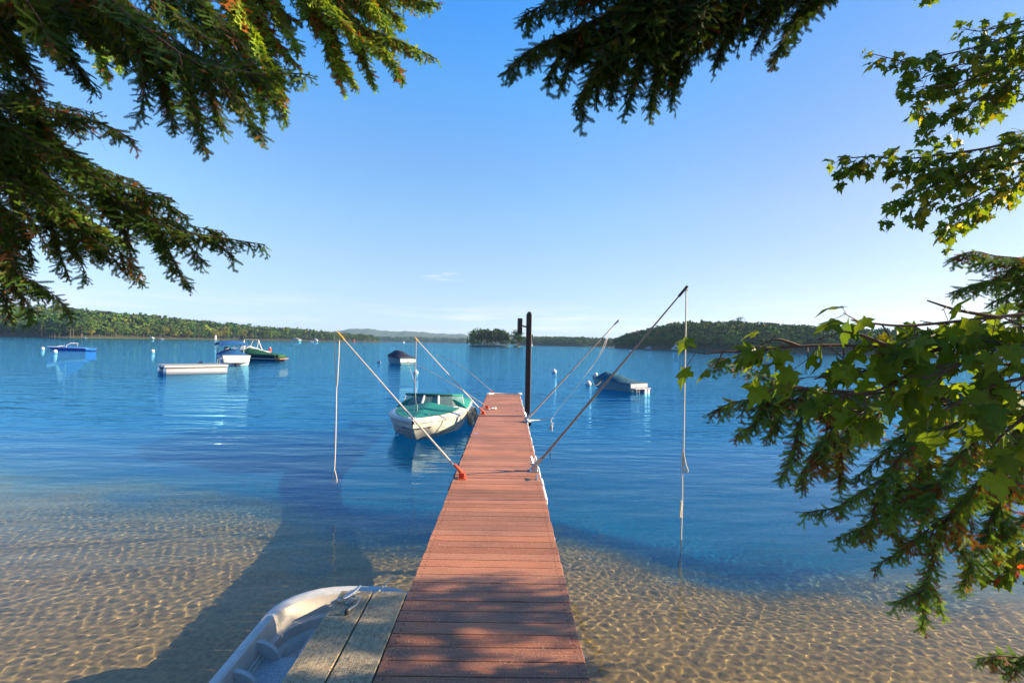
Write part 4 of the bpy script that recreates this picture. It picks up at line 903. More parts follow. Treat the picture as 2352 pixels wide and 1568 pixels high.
# channel markers and small far boats
mk = empty('channel_marker', tuple(PZ(620, 809, 0)), 0, 'red cylindrical channel marker with a white tip behind the green covered boat', 'marker')
MB().lathe([(.20, -.3), (.22, .75), (.20, .80), (.001, .80)], (0, 0, 0), 12).build('float', M['red'], mk); MB().lathe([(.12, .80), (.10, .93), (.001, .96)], (0, 0, 0), 12).build('tip', M['white'], mk)
lt = PZ(495.5, 781.5, 0); sN = lt.y/1176
lh = empty('light_tower', tuple(lt), R(20), 'small white square light tower standing in the water before the left forest', 'tower')
MB().tube([(0, 0, -1), (0, 0, 10.5*sN)], [3.0*sN, 2.2*sN], 4).build('tower_body', M['white'], lh); MB().tube([(0, 0, 10.5*sN), (0, 0, 12.5*sN)], [2.6*sN, .3*sN], 4).build('roof', M['white'], lh); MB().box((1.5*sN, 0, .2), (7*sN, 4*sN, .9), None).build('base', M['sand_rock'], lh)
def sailboat(x, wy, mast, lab):
    p_ = PZ(x, wy, 0); s = p_.y/1176; o = empty('sailboat', tuple(p_), R(60), lab, 'sailboat')
    rows = [[(s*2.5*t, -h*s, 1.2*s), (s*2.5*t, 0, -.4*s), (s*2.5*t, h*s, 1.2*s)] for t, h in ((-1, .5), (-.4, .9), (.3, .8), (1, .05))]
    mb = MB().grid(rows); mb.add([rows[i][k] for i in range(4) for k in (0, 2)], [(0, 1, 3, 2), (2, 3, 5, 4), (4, 5, 7, 6)]); mb.build('hull', M['white'], o); MB().box((-.4*s, 0, 1.5*s), (2*s, 1*s, .7*s)).build('cabin', M['white'], o)
    MB().cyl((0, 0, 1*s), (0, 0, mast*s), .16*s, 6).build('mast', M['alu'], o)
sailboat(1222.5, 793.3, 9, 'tiny white sailboat with bare mast just right of the black post'); sailboat(928, 786.9, 6, 'tiny white sailboat on the far water before the mountains')
def smallboat(x, wy, w, lab, c=None):
    p_ = PZ(x, wy, 0); s = p_.y/1176; o = empty('far_motorboat', tuple(p_), R(random.uniform(-20, 20)), lab, 'motorboat')
    rows = [[(s*w/2*t, -h*s, 1.3*s), (s*w/2*t, 0, -.4*s), (s*w/2*t, h*s, 1.3*s)] for t, h in ((-1, 1), (-.3, 1.4), (.4, 1.1), (1, .1))]
    mb = MB().grid(rows); mb.add([rows[i][k] for i in range(4) for k in (0, 2)], [(0, 1, 3, 2), (2, 3, 5, 4), (4, 5, 7, 6)]); mb.build('hull', c or M['white'], o); MB().box((-.1*w*s, 0, 1.9*s), (.35*w*s, 1.5*s, 1.2*s), None, None, .2*s).build('cabin', M['white'], o)
smallboat(1399, 800.5, 10, 'dark small boat off the left end of the right shore', M['dark']); smallboat(371, 779.8, 9, 'small white boat at the left far shore'); smallboat(716, 785.4, 9, 'small white boat near the point of the left far shore'); smallboat(1450, 806, 12, 'pale boat lying at the dark right shore'); smallboat(196, 777.8, 12, 'grey boat at the left far shore above the blue boat', M['alu'])
def house(x, gy, w, h, lab, cw, crf, back=14, aframe=False, rz=0):
    p_ = PZ(x, gy, 0); Y = p_.y+back; s = Y/1176; X = P(x, gy, Y).x; o = empty('shore_house', (X, Y, .8), R(rz), lab, 'house')
    W, H, Dp = w*s, h*s, w*s*.8
    wallm = mat('house_wall', cw, .8); rfm = mat('house_roof', crf, .8)
    hw = H*(.12 if aframe else .55)
    MB().box((0, 0, hw/2), (W, Dp, hw)).add([(-W/2, -Dp/2, hw), (W/2, -Dp/2, hw), (0, -Dp/2, H)], [(0, 1, 2)]).add([(-W/2, Dp/2, hw), (W/2, Dp/2, hw), (0, Dp/2, H)], [(2, 1, 0)]).build('wall', wallm, o)
    MB().add([(-W*.56, -Dp*.56, hw*.93), (0, -Dp*.56, H*1.03), (0, Dp*.56, H*1.03), (-W*.56, Dp*.56, hw*.93)], [(0, 1, 2, 3)]).add([(W*.56, -Dp*.56, hw*.93), (0, -Dp*.56, H*1.03), (0, Dp*.56, H*1.03), (W*.56, Dp*.56, hw*.93)], [(3, 2, 1, 0)]).build('roof', rfm, o)
    for k_ in (-1, 0, 1): MB().box((k_*W*(.15 if aframe else .28), -Dp/2-.03, H*.3), (W*.13, .08, H*.28)).build('window', mat('dark_pane', (.03, .04, .05), .1), o)
house(442, 779, 16, 7, 'low grey lakeside house among the left shore trees', (.35, .36, .36), (.12, .12, .13), 4); house(680, 783.5, 18, 6, 'long teal grey lakeside cottage near the left shore point', (.25, .42, .4), (.2, .2, .2), 3); house(725, 784, 8, 5, 'small white cottage beside the left shore point', (.7, .68, .62), (.3, .3, .3), 3)
house(349, 779, 7, 3.6, 'tiny white boathouse at the left forest edge', (.6, .6, .58), (.3, .3, .3), 2); house(812, 786.2, 4.5, 5, 'tiny red boathouse near the tip of the left shore', (.5, .03, .02), (.4, .05, .04), 2)
house(1552, 806, 18, 13, 'pale A frame cottage in the shade of the right shore', (.55, .56, .55), (.10, .12, .13), 8, True, -10); house(1490, 804.5, 12, 6, 'low grey cottage at the left end of the right shore', (.3, .33, .36), (.1, .1, .12), 5)
# ------------------------------------------------------------------ overhanging branches
def spray_template(L, seed, sp=.0062, nl=.013, nw=.0026, tw=.026):
    """flat hemlock spray along +x: twiglets left and right with two rows of needles"""
    rs = np.random.default_rng(seed); tri = []; wood = []
    def twiglet(p0, d, ln, droop):
        k = max(2, int(ln/sp)); pr = p0
        for i in range(k):
            s_ = (i+.5)/k*ln; q = p0+d*s_+np.array([0, 0, -droop*s_*s_]);
            lat = np.array([-d[1], d[0], 0.])
            for sg in (-1, 1):
                l_ = nl*rs.uniform(.75, 1.15)*(1-.45*(i/k)**3); dd = d*.36+lat*sg+np.array([0, 0, rs.uniform(-.14, .10)]); dd /= np.linalg.norm(dd)
                w_ = np.cross(dd, [0, 0, 1.])*nw*.5
                b_ = q+dd*.001; m_ = q+dd*l_*.6
                tri.append((b_-w_*.8, b_+w_*.8, q+dd*l_+w_*.25, m_-w_*1.1))
        lat = np.array([-d[1], d[0], 0.]); e2 = p0+d*ln+np.array([0, 0, -droop*ln*ln]); hw = nw*.36
        mdp = p0+d*ln*.5+np.array([0, 0, -droop*ln*ln*.25]); tri.append((p0-lat*hw, p0+lat*hw, mdp+lat*hw, mdp-lat*hw)); tri.append((mdp-lat*hw, mdp+lat*hw, e2+lat*hw*.5, e2-lat*hw*.5))
        wood.append((p0, p0+d*ln+np.array([0, 0, -droop*ln*ln])))
    ax = np.array([1., 0, 0]); n_ = int(L/tw)
    for i in range(n_):
        s_ = (i+.6)/n_*L; ln = (.085*(1-.75*s_/L)+.018)*rs.uniform(.7, 1.15)*min(1, L/.2+.25); sg = 1 if i % 2 else -1; a = R(rs.uniform(42, 62))*sg
        twiglet(np.array([s_, 0, -.35*s_*s_]), np.array([math.cos(a), math.sin(a), rs.uniform(-.12, .05)]), ln, .8)
    twiglet(np.array([0, 0, 0.]), ax, L, .35)
    return np.array(tri, np.float32), wood
class Foliage:
    def __init__(s): s.V = []; s.Fq = []; s.Cc = []; s.n = 0; s.wood = MB()
    def put(s, tpl, M3, org, scale, col):
        v = tpl.reshape(-1, 3)*scale; v = v @ M3.T+org
        s.V.append(v.astype(np.float32)); s.Cc.append(np.tile(col, (len(v), 1)).astype(np.float32)); s.n += len(v)
SPR = {}
def sprays(kind):
    if kind not in SPR:
        a = dict(near=(.0047, .0112, .0043, .029), mid=(.0062, .013, .005, .031), far=(.009, .018, .008, .038), coarse=(.02, .04, .012, .06))[kind]
        SPR[kind] = [spray_template(L, 100+i, *a)[0] for i, L in enumerate((.10, .17, .25, .33, .14, .21, .29))]
    return SPR[kind]
SPL = np.array([.10, .17, .25, .33, .14, .21, .29])
GR = (np.array([.032, .080, .013]), np.array([.068, .125, .015]), np.array([.14, .12, .02]), np.array([.17, .07, .02]))
def hemlock_stem(F, pts, tl0, tl1, kind, rs, dens=.045, droop=.55, r0=.0042, light=0., brown=.08, side=True, hang=True, bare=0.):
    """pts: 3-D polyline; tl0/tl1 twig length near base/tip (m)"""
    P_ = [Vector(p_) for p_ in pts]; P_ = catmull(P_, 5); seg = [(P_[i+1]-P_[i]).length for i in range(len(P_)-1)]; tot = sum(seg)
    F.wood.tube(P_, [r0*(1-.8*i/(len(P_)-1))+.0012 for i in range(len(P_))], 5)
    tp = sprays(kind); s_ = tot*bare; k = 0
    cum = np.concatenate([[0], np.cumsum(seg)])
    while s_ < tot:
        i = min(int(np.searchsorted(cum, s_, 'right'))-1, len(seg)-1); a = (s_-cum[i])/seg[i]; o = P_[i].lerp(P_[i+1], a); t_ = (P_[i+1]-P_[i]).normalized()
        f_ = s_/tot; sd = t_.cross(Vector((0, 0, 1))); sd = sd.normalized() if sd.length > .05 else Vector((0, 1, 0))
        ln = (tl0+(tl1-tl0)*f_)*rs.uniform(.6, 1.2)*min(1, .35+(1-f_)*4)
        for sg in ((-1, 1) if side else (1,)):
            if rs.random() < .12: continue
            d = t_*rs.uniform(.3, 1.1)+sd*sg*rs.uniform(.2, .95)+Vector(rs.normal(0, .18, 3))+Vector((0, 0, -1))*droop*rs.uniform(.4, 1.5)
            d = d.normalized(); up = Vector((rs.normal(0, .5), rs.normal(0, .6), 1)); yv = up.cross(d); yv = yv.normalized(); zv = d.cross(yv)
            j = int(np.argmin(np.abs(SPL-ln)+rs.uniform(0, .03, 7)))
            sc_ = min(1.35, max(.6, ln/SPL[j]))
            M3 = np.array([d, yv, zv]).T
            g = rs.random(); col = GR[0]*(1-g)+GR[1]*g; col = col*rs.uniform(.7, 1.25)*(1+light*.5)  # light scales needle colour, standing for sun or shade on the bough
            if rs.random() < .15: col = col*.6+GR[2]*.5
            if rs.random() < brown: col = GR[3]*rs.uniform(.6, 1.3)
            if light > .8: col = col*np.array([1.45, 1.12, .9] if light > 2 else [1.25, 1.06, .95])  # sunlight put into the colour: brighter boughs get yellower needles
            F.put(tp[j], M3, np.array(o), sc_, col)
            e_ = o+d*SPL[j]*sc_; F.wood.tube([o, e_+Vector((0, 0, -.35*(SPL[j]*sc_)**2))], [.0018, .0007], 3, False)
        if rs.random() < .75:
            d = (Vector((0, 0, -1))+t_*rs.uniform(.1, .6)+Vector(rs.normal(0, .22, 3))).normalized(); yv = Vector(rs.normal(size=3)).cross(d).normalized(); zv = d.cross(yv); j = (0, 4, 1)[rs.integers(0, 3)]
            if ln < .12: j = 0
            g = rs.random(); F.put(tp[j], np.array([d, yv, zv]).T, np.array(o), rs.uniform(.6, 1.1), (GR[0]*(1-g)+GR[1]*g)*(1+light*.5) if rs.random() > brown else GR[3])
        s_ += dens*rs.uniform(.7, 1.3)
def finish(F, parent, nm='bough'):
    w = F.wood.build(nm, M['twig'], parent)
    v = np.concatenate(F.V); npmesh('foliage', v, np.arange(len(v)).reshape(-1, 4), M['needles'], w, col=np.concatenate(F.Cc)); return w
def tree_root(name, base, H, r0, label, cat='tree'):
    t_ = empty(name, (0, 0, 0), 0, label, cat)
    b_ = Vector(base); MB().tube([b_+Vector((0, 0, -.4)), b_+Vector((.05, .03, H*.3)), b_+Vector((-.05, .05, H*.65)), b_+Vector((0, 0, H))], [r0*1.3, r0, r0*.7, r0*.15], 14).build('trunk', M['bark'], t_, smooth=True)
    return t_
def limb_system(wood, trunk, starts, leafy=None):
    """one limb from the trunk to a fork outside the picture, short arms from the fork to each branch start"""
    m_ = sum(starts, Vector())/len(starts); t_ = Vector((trunk[0], trunk[1], max(m_.z-.7, 1.2)))
    out = Vector((m_.x-t_.x, m_.y-t_.y, 0)).normalized(); hub = m_.lerp(t_, .22)
    mid = t_.lerp(hub, .5)+Vector((0, 0, .22)); mp_ = catmull([t_, mid, hub], 7); n_ = len(mp_)
    wood.tube(mp_, [.045-.027*i/(n_-1) for i in range(n_)], 8)
    if leafy: leafy(mp_[3:], .35)
    for s_ in starts:
        k_ = mp_[random.randrange(n_-5, n_)]; c_ = k_.lerp(s_, .5)+Vector((random.uniform(-.06, .06), random.uniform(-.06, .06), random.uniform(.02, .12)))
        arm = catmull([k_, c_, s_], 4); wood.tube(arm, [.012-.005*i/(len(arm)-1) for i in range(len(arm))], 6)
        if leafy: leafy(arm, .2)
def zigz(spec, Y): return [P(x, y, Y if not isinstance(Y, (list, tuple)) else Y[i]) for i, (x, y) in enumerate(spec)]

TL = (-5.8, -1.8)
hemL = tree_root('hemlock_tree', (TL[0], TL[1], .2), 11, .22, 'shaded hemlock whose dark drooping branches fill the upper left corner')
rs = np.random.default_rng(21)
def group(tree, trunk, stems, kind, dflt, fill=True):
    F = Foliage(); starts = []
    for st_ in stems:
        spec, Y, opts = st_[0], st_[1], dict(dflt, **(st_[2] if len(st_) > 2 else {}))
        root = opts.pop('root', False); pts = zigz(spec, Y)
        if root: starts.append(pts[0])
        hemlock_stem(F, pts, kind=kind, rs=rs, **opts)
        if fill:
            m_ = max(2, len(spec)-1); dx, dy = rs.normal(0, 16), rs.uniform(-26, 4); oo = dict(opts, r0=.003, tl1=opts['tl1']*.8)
            hemlock_stem(F, [P(x+dx*(1-i/m_*.6), y+dy, (Y if not isinstance(Y, (list, tuple)) else Y[i])+.22) for i, (x, y) in enumerate(spec[:m_])], kind=kind, rs=rs, **oo)
    def leafy(p_, ln):
        hemlock_stem(F, [p_[0], p_[len(p_)//2], p_[-1]], ln, ln*.8, 'far', rs, dens=.06, r0=.004, light=dflt.get('light', 0))
    if starts: limb_system(F.wood, trunk, starts, leafy)
    finish(F, tree)
nd = dict(tl0=.25, tl1=.10, dens=.026, light=-.3)  # needle colour darkened for boughs in shade
group(hemL, TL, [
    ([(150, -110), (268, 13), (336, 67), (430, 134), (483, 150), (590, 170), (650, 168), (712, 172)], 2.3, dict(root=1, r0=.008)),
    ([(336, 67), (328, 150), (330, 215), (322, 262)], 2.3, dict(tl0=.14, tl1=.06)),
    ([(410, 120), (432, 210), (452, 280), (470, 342)], 2.25, dict(tl0=.16, tl1=.07)),
    ([(483, 150), (535, 220), (570, 270), (604, 312)], 2.35, dict(tl0=.16, tl1=.06)),
    ([(560, 168), (615, 205), (654, 268)], 2.3, dict(tl0=.12, tl1=.05)),
    ([(380, 100), (375, 190), (392, 255), (400, 300)], 2.4, dict(tl0=.16, tl1=.07)),
    ([(450, 140), (490, 230), (510, 285)], 2.4, dict(tl0=.15, tl1=.07)),
    ([(200, -60), (280, 40), (330, 120), (380, 190)], 2.6, dict(root=1)),
    ([(300, -60), (400, 30), (480, 90), (560, 130), (640, 150)], 2.7, dict(root=1)),
    ([(120, -80), (180, 0), (240, 60), (300, 130)], 2.4, dict(root=1)),
    ([(380, -60), (460, 10), (520, 60), (570, 110)], 2.9, dict(root=1)),
], 'near', nd)
group(hemL, TL, [
    ([(-60, -60), (40, 20), (110, 70), (170, 140), (214, 203)], 2.6, dict(root=1)),
    ([(-60, -20), (0, 60), (50, 130), (88, 196)], 2.5, dict(root=1, tl0=.2)),
    ([(-60, 120), (0, 160), (45, 185), (88, 214)], 2.6, dict(root=1, tl0=.14)),
    ([(-40, -90), (90, -10), (170, 40), (215, 100)], 2.3, dict(root=1)),
    ([(0, -90), (60, 0), (100, 60), (130, 120)], 2.2, dict(root=1)),
    ([(60, -90), (140, -10), (210, 30), (262, 90)], 2.8, dict(root=1)),
    ([(-80, 40), (-20, 80), (30, 110)], 2.4, dict(root=1)),
], 'near', nd)
group(hemL, TL, [
    ([(-60, 195), (0, 215), (59, 236), (140, 256), (228, 280), (305, 320)], 2.8, dict(root=1, tl0=.24, tl1=.07)),
    ([(59, 236), (110, 300), (150, 340), (200, 385)], 2.8, dict(tl0=.22)),
    ([(-60, 300), (60, 320), (134, 346), (228, 398), (322, 433), (395, 456)], 2.9, dict(root=1, r0=.007, tl0=.24, tl1=.06)),
    ([(148, 355), (209, 412), (303, 484), (362, 511), (416, 530), (510, 546), (609, 562)], 2.9, dict(r0=.006, tl0=.27, tl1=.05)),
    ([(280, 465), (350, 465), (390, 472), (431, 498)], 2.95, dict(tl0=.16, tl1=.05)),
    ([(362, 511), (385, 570), (410, 620), (438, 660)], 2.9, dict(tl0=.13, tl1=.05)),
    ([(416, 530), (440, 570), (470, 600)], 2.9, dict(tl0=.12, tl1=.05)),
    ([(460, 540), (500, 560), (540, 590)], 2.9, dict(tl0=.10, tl1=.04)),
    ([(-40, 330), (48, 366), (89, 425), (188, 532), (242, 586), (330, 630)], 3.0, dict(root=1, tl0=.22, tl1=.07)),
    ([(188, 532), (230, 560), (290, 590), (322, 645)], 3.0, dict(tl0=.14, tl1=.06)),
    ([(120, 460), (160, 540), (180, 590), (197, 632)], 3.0, dict(tl0=.15, tl1=.06)),
    ([(89, 425), (120, 520), (140, 590), (160, 640)], 3.0, dict(tl0=.14, tl1=.06)),
    ([(-60, 260), (30, 330), (90, 390), (150, 440), (220, 490)], 2.7, dict(root=1)),
    ([(-60, 300), (0, 370), (60, 430), (130, 480)], 2.6, dict(root=1)),
    ([(-60, 230), (20, 290), (90, 330), (170, 370), (250, 430)], 2.6, dict(root=1)),
    ([(230, 440), (265, 490), (290, 540), (300, 580)], 2.9, dict(tl0=.16, tl1=.07)),
], 'near', nd)
group(hemL, TL, [
    ([(-60, 330), (0, 371), (21, 425), (40, 465), (80, 516), (113, 580)], 2.8, dict(root=1, tl0=.16, tl1=.06, brown=.14)),
    ([(-50, 440), (0, 470), (50, 520), (70, 580), (68, 610)], 2.9, dict(root=1, tl0=.13, tl1=.06, brown=.14)),
    ([(-50, 480), (0, 519), (27, 586), (40, 626), (80, 648), (120, 675), (162, 714)], 2.8, dict(root=1, tl0=.20, tl1=.06, brown=.12)),
    ([(-50, 560), (0, 590), (20, 640), (60, 690), (74, 716)], 2.8, dict(root=1, tl0=.13, tl1=.06)),
    ([(-50, 640), (0, 665), (15, 700), (20, 728)], 2.8, dict(root=1, tl0=.12, tl1=.05)),
], 'near', dict(nd, dens=.028))
TL2 = (-7.5, 1.2)
hemF = tree_root('hemlock_tree', (TL2[0], TL2[1], .1), 12, .24, 'sunlit hemlock with yellow green hanging branches at the top left, beyond the shaded one')
lit = dict(tl0=.33, tl1=.13, dens=.028, light=2.2, brown=.13)  # needle colour brightened and yellowed for sun
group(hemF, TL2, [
    ([(700, -120), (799, 40), (866, 75), (946, 107), (1004, 137)], 5.2, dict(root=1, r0=.02)),
    ([(640, -120), (718, 27), (766, 89), (775, 161), (790, 215)], 5.2, dict(root=1)),
    ([(740, -60), (799, 40), (826, 107), (847, 161), (860, 197)], 5.3),
    ([(800, 30), (852, 75), (893, 129), (925, 182)], 5.3),
    ([(740, 40), (760, 120), (800, 170), (820, 200)], 5.4),
    ([(780, -120), (850, -40), (920, -13), (973, 3), (1013, 8)], 5.4, dict(root=1)),
    ([(800, -60), (866, 0), (906, 32), (928, 59)], 5.5),
    ([(700, -60), (760, 20), (800, 60), (850, 100), (900, 120)], 5.0),
    ([(660, -60), (700, 0), (740, 60), (770, 110)], 5.1),
    ([(820, -80), (850, 0), (880, 40), (900, 90)], 5.2),
    ([(760, -90), (800, -20), (840, 20), (890, 50)], 5.6),
], 'far', lit)
group(hemF, TL2, [
    ([(560, -120), (624, -13), (651, 54), (678, 94), (685, 130)], 5.0, dict(root=1)),
    ([(500, -120), (557, 27), (597, 107), (624, 175), (651, 240), (654, 275)], 4.8, dict(root=1)),
    ([(480, -120), (530, 0), (557, 80), (584, 161), (605, 285)], 4.8, dict(root=1)),
    ([(520, -60), (580, 10), (620, 80), (660, 120), (690, 160)], 5.0),
    ([(540, -90), (600, -10), (640, 20), (690, 50)], 5.2),
    ([(420, -100), (480, 20), (520, 100), (560, 180)], 4.9, dict(root=1)),
    ([(120, -60), (200, 30), (241, 70), (268, 134), (275, 165)], 4.6, dict(root=1, tl0=.26)),
    ([(150, -20), (210, 80), (235, 130), (245, 180)], 4.6, dict(tl0=.26)),
    ([(60, 420), (140, 470), (188, 505), (250, 535), (295, 558)], 4.2, dict(root=1, tl0=.22, light=2.8)),
    ([(-60, 470), (0, 500), (20, 530), (40, 560)], 4.2, dict(root=1, tl0=.2)),
], 'far', lit)

TC = (2.2, -2.6)
hemC = tree_root('hemlock_tree', (TC[0], TC[1], .2), 11, .2, 'overhead hemlock whose near black branch hangs down at the top centre')
dk = dict(tl0=.17, tl1=.07, dens=.018, light=-.8, droop=.45, brown=.03)  # darkest needle colour, shade of the overhead boughs painted in
group(hemC, TC, [
    ([(1560, -140), (1480, -20), (1380, 40), (1280, 85), (1220, 115), (1166, 157)], 2.0, dict(root=1, r0=.007)),
    ([(1500, -60), (1400, -20), (1330, -5), (1260, 10), (1200, 36)], 2.0, dict(tl0=.13)),
    ([(1460, -30), (1400, 80), (1365, 160), (1335, 220), (1338, 260)], 2.0),
    ([(1480, -30), (1430, 90), (1410, 160), (1400, 225)], 2.0),
    ([(1440, 10), (1360, 90), (1310, 140), (1290, 190)], 2.05, dict(tl0=.13)),
    ([(1340, 60), (1290, 120), (1260, 170)], 2.05, dict(tl0=.12)),
    ([(1540, -30), (1490, 90), (1465, 160), (1440, 240)], 2.0),
    ([(1570, -30), (1530, 100), (1510, 180), (1497, 240)], 2.0),
    ([(1600, -40), (1560, 80), (1548, 160), (1545, 222)], 2.05),
    ([(1480, -60), (1440, 20), (1420, 80), (1440, 150)], 1.95),
    ([(1560, -60), (1510, 10), (1500, 70), (1520, 140)], 1.95),
    ([(1500, -20), (1455, 60), (1420, 120), (1380, 180), (1370, 220)], 2.1),
], 'near', dk)
group(hemC, TC, [
    ([(1700, -140), (1680, -20), (1650, 50), (1610, 100), (1560, 165)], 2.0, dict(root=1)),
    ([(1720, -60), (1690, 40), (1665, 95), (1647, 138)], 2.0, dict(tl0=.13)),
    ([(1800, -140), (1780, -20), (1760, 50), (1738, 100)], 2.0, dict(root=1, tl0=.13)),
    ([(1900, -90), (1869, -20), (1820, 50), (1795, 100), (1778, 132)], 2.0, dict(tl0=.12)),
    ([(1860, -60), (1800, -10), (1750, 30), (1700, 70)], 2.05),
    ([(1760, -60), (1710, 0), (1660, 30), (1600, 60)], 2.05),
    ([(1950, -60), (1900, -20), (1870, 0), (1840, 25)], 2.0, dict(tl0=.1)),
    ([(1660, -60), (1620, 10), (1590, 70), (1575, 110)], 1.95),
], 'near', dk)

TR = (5.6, -1.0)
hemR = tree_root('hemlock_tree', (TR[0], TR[1], .2), 12, .25, 'green and rust brown hemlock with low branches over the water on the right')
rd = dict(tl0=.19, tl1=.09, dens=.026, brown=.20, light=1.7)  # needle colour lifted and warmed for backlight
group(hemR, TR, [
    ([(2450, 960), (2200, 905), (1990, 900), (1850, 890), (1776, 868), (1700, 838), (1632, 828)], [2.6, 2.8, 3, 3, 3.1, 3.1, 3.1], dict(root=1, r0=.007, light=.9)),
    ([(1990, 930), (1842, 919), (1743, 916), (1680, 925), (1632, 947)], 3.0, dict(tl0=.22)),
    ([(1776, 870), (1760, 920), (1735, 970), (1694, 996)], 3.0, dict(tl0=.18)),
    ([(1850, 890), (1840, 960), (1820, 1040), (1796, 1093)], 3.0),
    ([(1919, 976), (1880, 1030), (1850, 1080), (1842, 1120)], 3.0, dict(tl0=.18)),
    ([(2032, 940), (1960, 990), (1919, 1014), (1870, 1060)], 3.0),
    ([(1800, 880), (1790, 950), (1760, 1010)], 3.1, dict(brown=.3)),
    ([(1900, 900), (1900, 980), (1890, 1040), (1900, 1090)], 3.1, dict(brown=.35)),
    ([(1990, 910), (1950, 980), (1930, 1050), (1930, 1110)], 3.1, dict(brown=.25)),
], 'mid', rd, False)
group(hemR, TR, [
    ([(2450, 900), (2334, 995), (2308, 1040), (2221, 1138), (2164, 1210), (2138, 1297), (2123, 1354), (2121, 1442)], [2.6, 2.7, 2.75, 2.85, 2.9, 2.9, 2.9, 2.9], dict(root=1, r0=.014, tl0=.22, tl1=.07)),
    ([(2123, 1354), (2090, 1368), (2053, 1382)], 2.9, dict(tl0=.09, tl1=.05)),
    ([(2130, 1330), (2155, 1370), (2160, 1400)], 2.9, dict(tl0=.07, tl1=.04)),
    ([(2230, 960), (2164, 987), (2070, 1044), (2032, 1097), (1957, 1142), (1919, 1165), (1842, 1177)], 2.9, dict(r0=.009, tl1=.06)),
    ([(2183, 1089), (2089, 1138), (2013, 1195), (1921, 1235)], 2.9),
    ([(2168, 1187), (2089, 1248), (2008, 1304)], 2.9, dict(tl0=.16, tl1=.06)),
    ([(2032, 1097), (2010, 1160), (1999, 1205), (2000, 1248)], 2.9, dict(tl0=.16, tl1=.06)),
    ([(2070, 1044), (2060, 1130), (2050, 1200), (2075, 1250)], 3.0, dict(brown=.3)),
    ([(2120, 1010), (2110, 1100), (2120, 1180), (2110, 1230)], 3.1, dict(brown=.25)),
    ([(2221, 1138), (2200, 1230), (2230, 1290), (2215, 1335)], 2.95, dict(brown=.25, light=.8)),
    ([(2300, 960), (2250, 1000), (2200, 1050), (2150, 1120), (2120, 1180)], 2.8),
    ([(2390, 930), (2340, 1080), (2296, 1150), (2266, 1218), (2240, 1278), (2206, 1352)], 3.1, dict(root=1, light=.8, tl0=.2)),
    ([(2296, 1127), (2300, 1200), (2280, 1260), (2290, 1290)], 3.2, dict(light=.9)),
    ([(2200, 930), (2130, 980), (2070, 1000), (2010, 1060), (1960, 1100)], 3.0),
    ([(2380, 1010), (2330, 1060), (2300, 1110), (2260, 1150)], 3.0),
    ([(2430, 1150), (2352, 1192), (2305, 1222), (2272, 1252)], 3.2, dict(root=1, tl0=.15)),
], 'mid', rd, False)
group(hemR, TR, [
    ([(2440, 610), (2352, 594), (2285, 587), (2236, 577), (2186, 592)], 3.6, dict(root=1, tl0=.26)),
    ([(2420, 620), (2335, 636), (2269, 644), (2189, 670)], 3.6, dict(root=1, tl0=.22)),
    ([(2430, 650), (2352, 660), (2310, 680), (2272, 698)], 3.6, dict(root=1, tl0=.2)),
    ([(2420, 560), (2352, 600), (2310, 630), (2290, 670)], 3.7, dict(root=1, tl0=.2)),
    ([(2440, 640), (2370, 680), (2345, 710), (2330, 750)], 3.6, dict(root=1)),
    ([(2440, 1500), (2352, 1508), (2296, 1505), (2246, 1513)], 2.7, dict(root=1, tl0=.14, tl1=.06)),
    ([(2440, 1490), (2370, 1520), (2320, 1540)], 2.7, dict(root=1, tl0=.12, tl1=.06)),
], 'mid', rd, False)

# maple
def leaf_shape():
    o_ = [(0, -.02), (.10, -.10), (.34, -.16), (.26, .02), (.46, .10), (.56, .34), (.32, .34), (.24, .40), (.26, .60), (.12, .66), (0, 1.0)]
    full = o_+[(-x, y) for x, y in o_[-2:0:-1]]
    return full
LS = leaf_shape()
def leaf_verts(curl, fold):
    v = []
    for x, y in LS: v.append((x, y, -fold*abs(x)-curl*(y-.3)**2-.05*math.sin(y*9)))
    v.append((0, .30, .015)); return np.array(v, np.float32)
LT = [leaf_verts(c_, f_) for c_, f_ in ((.15, .15), (.45, .3), (.25, .5), (.6, .1))]
nl = len(LS); LF = np.array([(i, (i+1) % nl, nl) for i in range(nl)])
class Leaves:
    def __init__(s): s.V = []; s.F = []; s.C = []; s.n = 0; s.wood = MB()
    def leaf(s, o, d, up, size, col, rs):
        d = Vector(d).normalized(); y = Vector(up).cross(d)
        y = y.normalized() if y.length > .05 else Vector((1, 0, 0)); z = d.cross(y)
        v = LT[rs.integers(0, 4)]*size; M3 = np.array([y, d, z]).T
        s.V.append(v @ M3.T+np.array(o)); s.F.append(LF+s.n); s.n += len(v)
        c = np.tile(col, (len(v), 1)); s.C.append(c)
    def done(s, parent):
        w = s.wood.build('bough', M['twig'], parent); npmesh('leaves', np.concatenate(s.V), np.concatenate(s.F), M['maple'], w, col=np.concatenate(s.C)); return w
MG = (np.array([.055, .11, .012]), np.array([.13, .19, .012]), np.array([.24, .22, .02]))
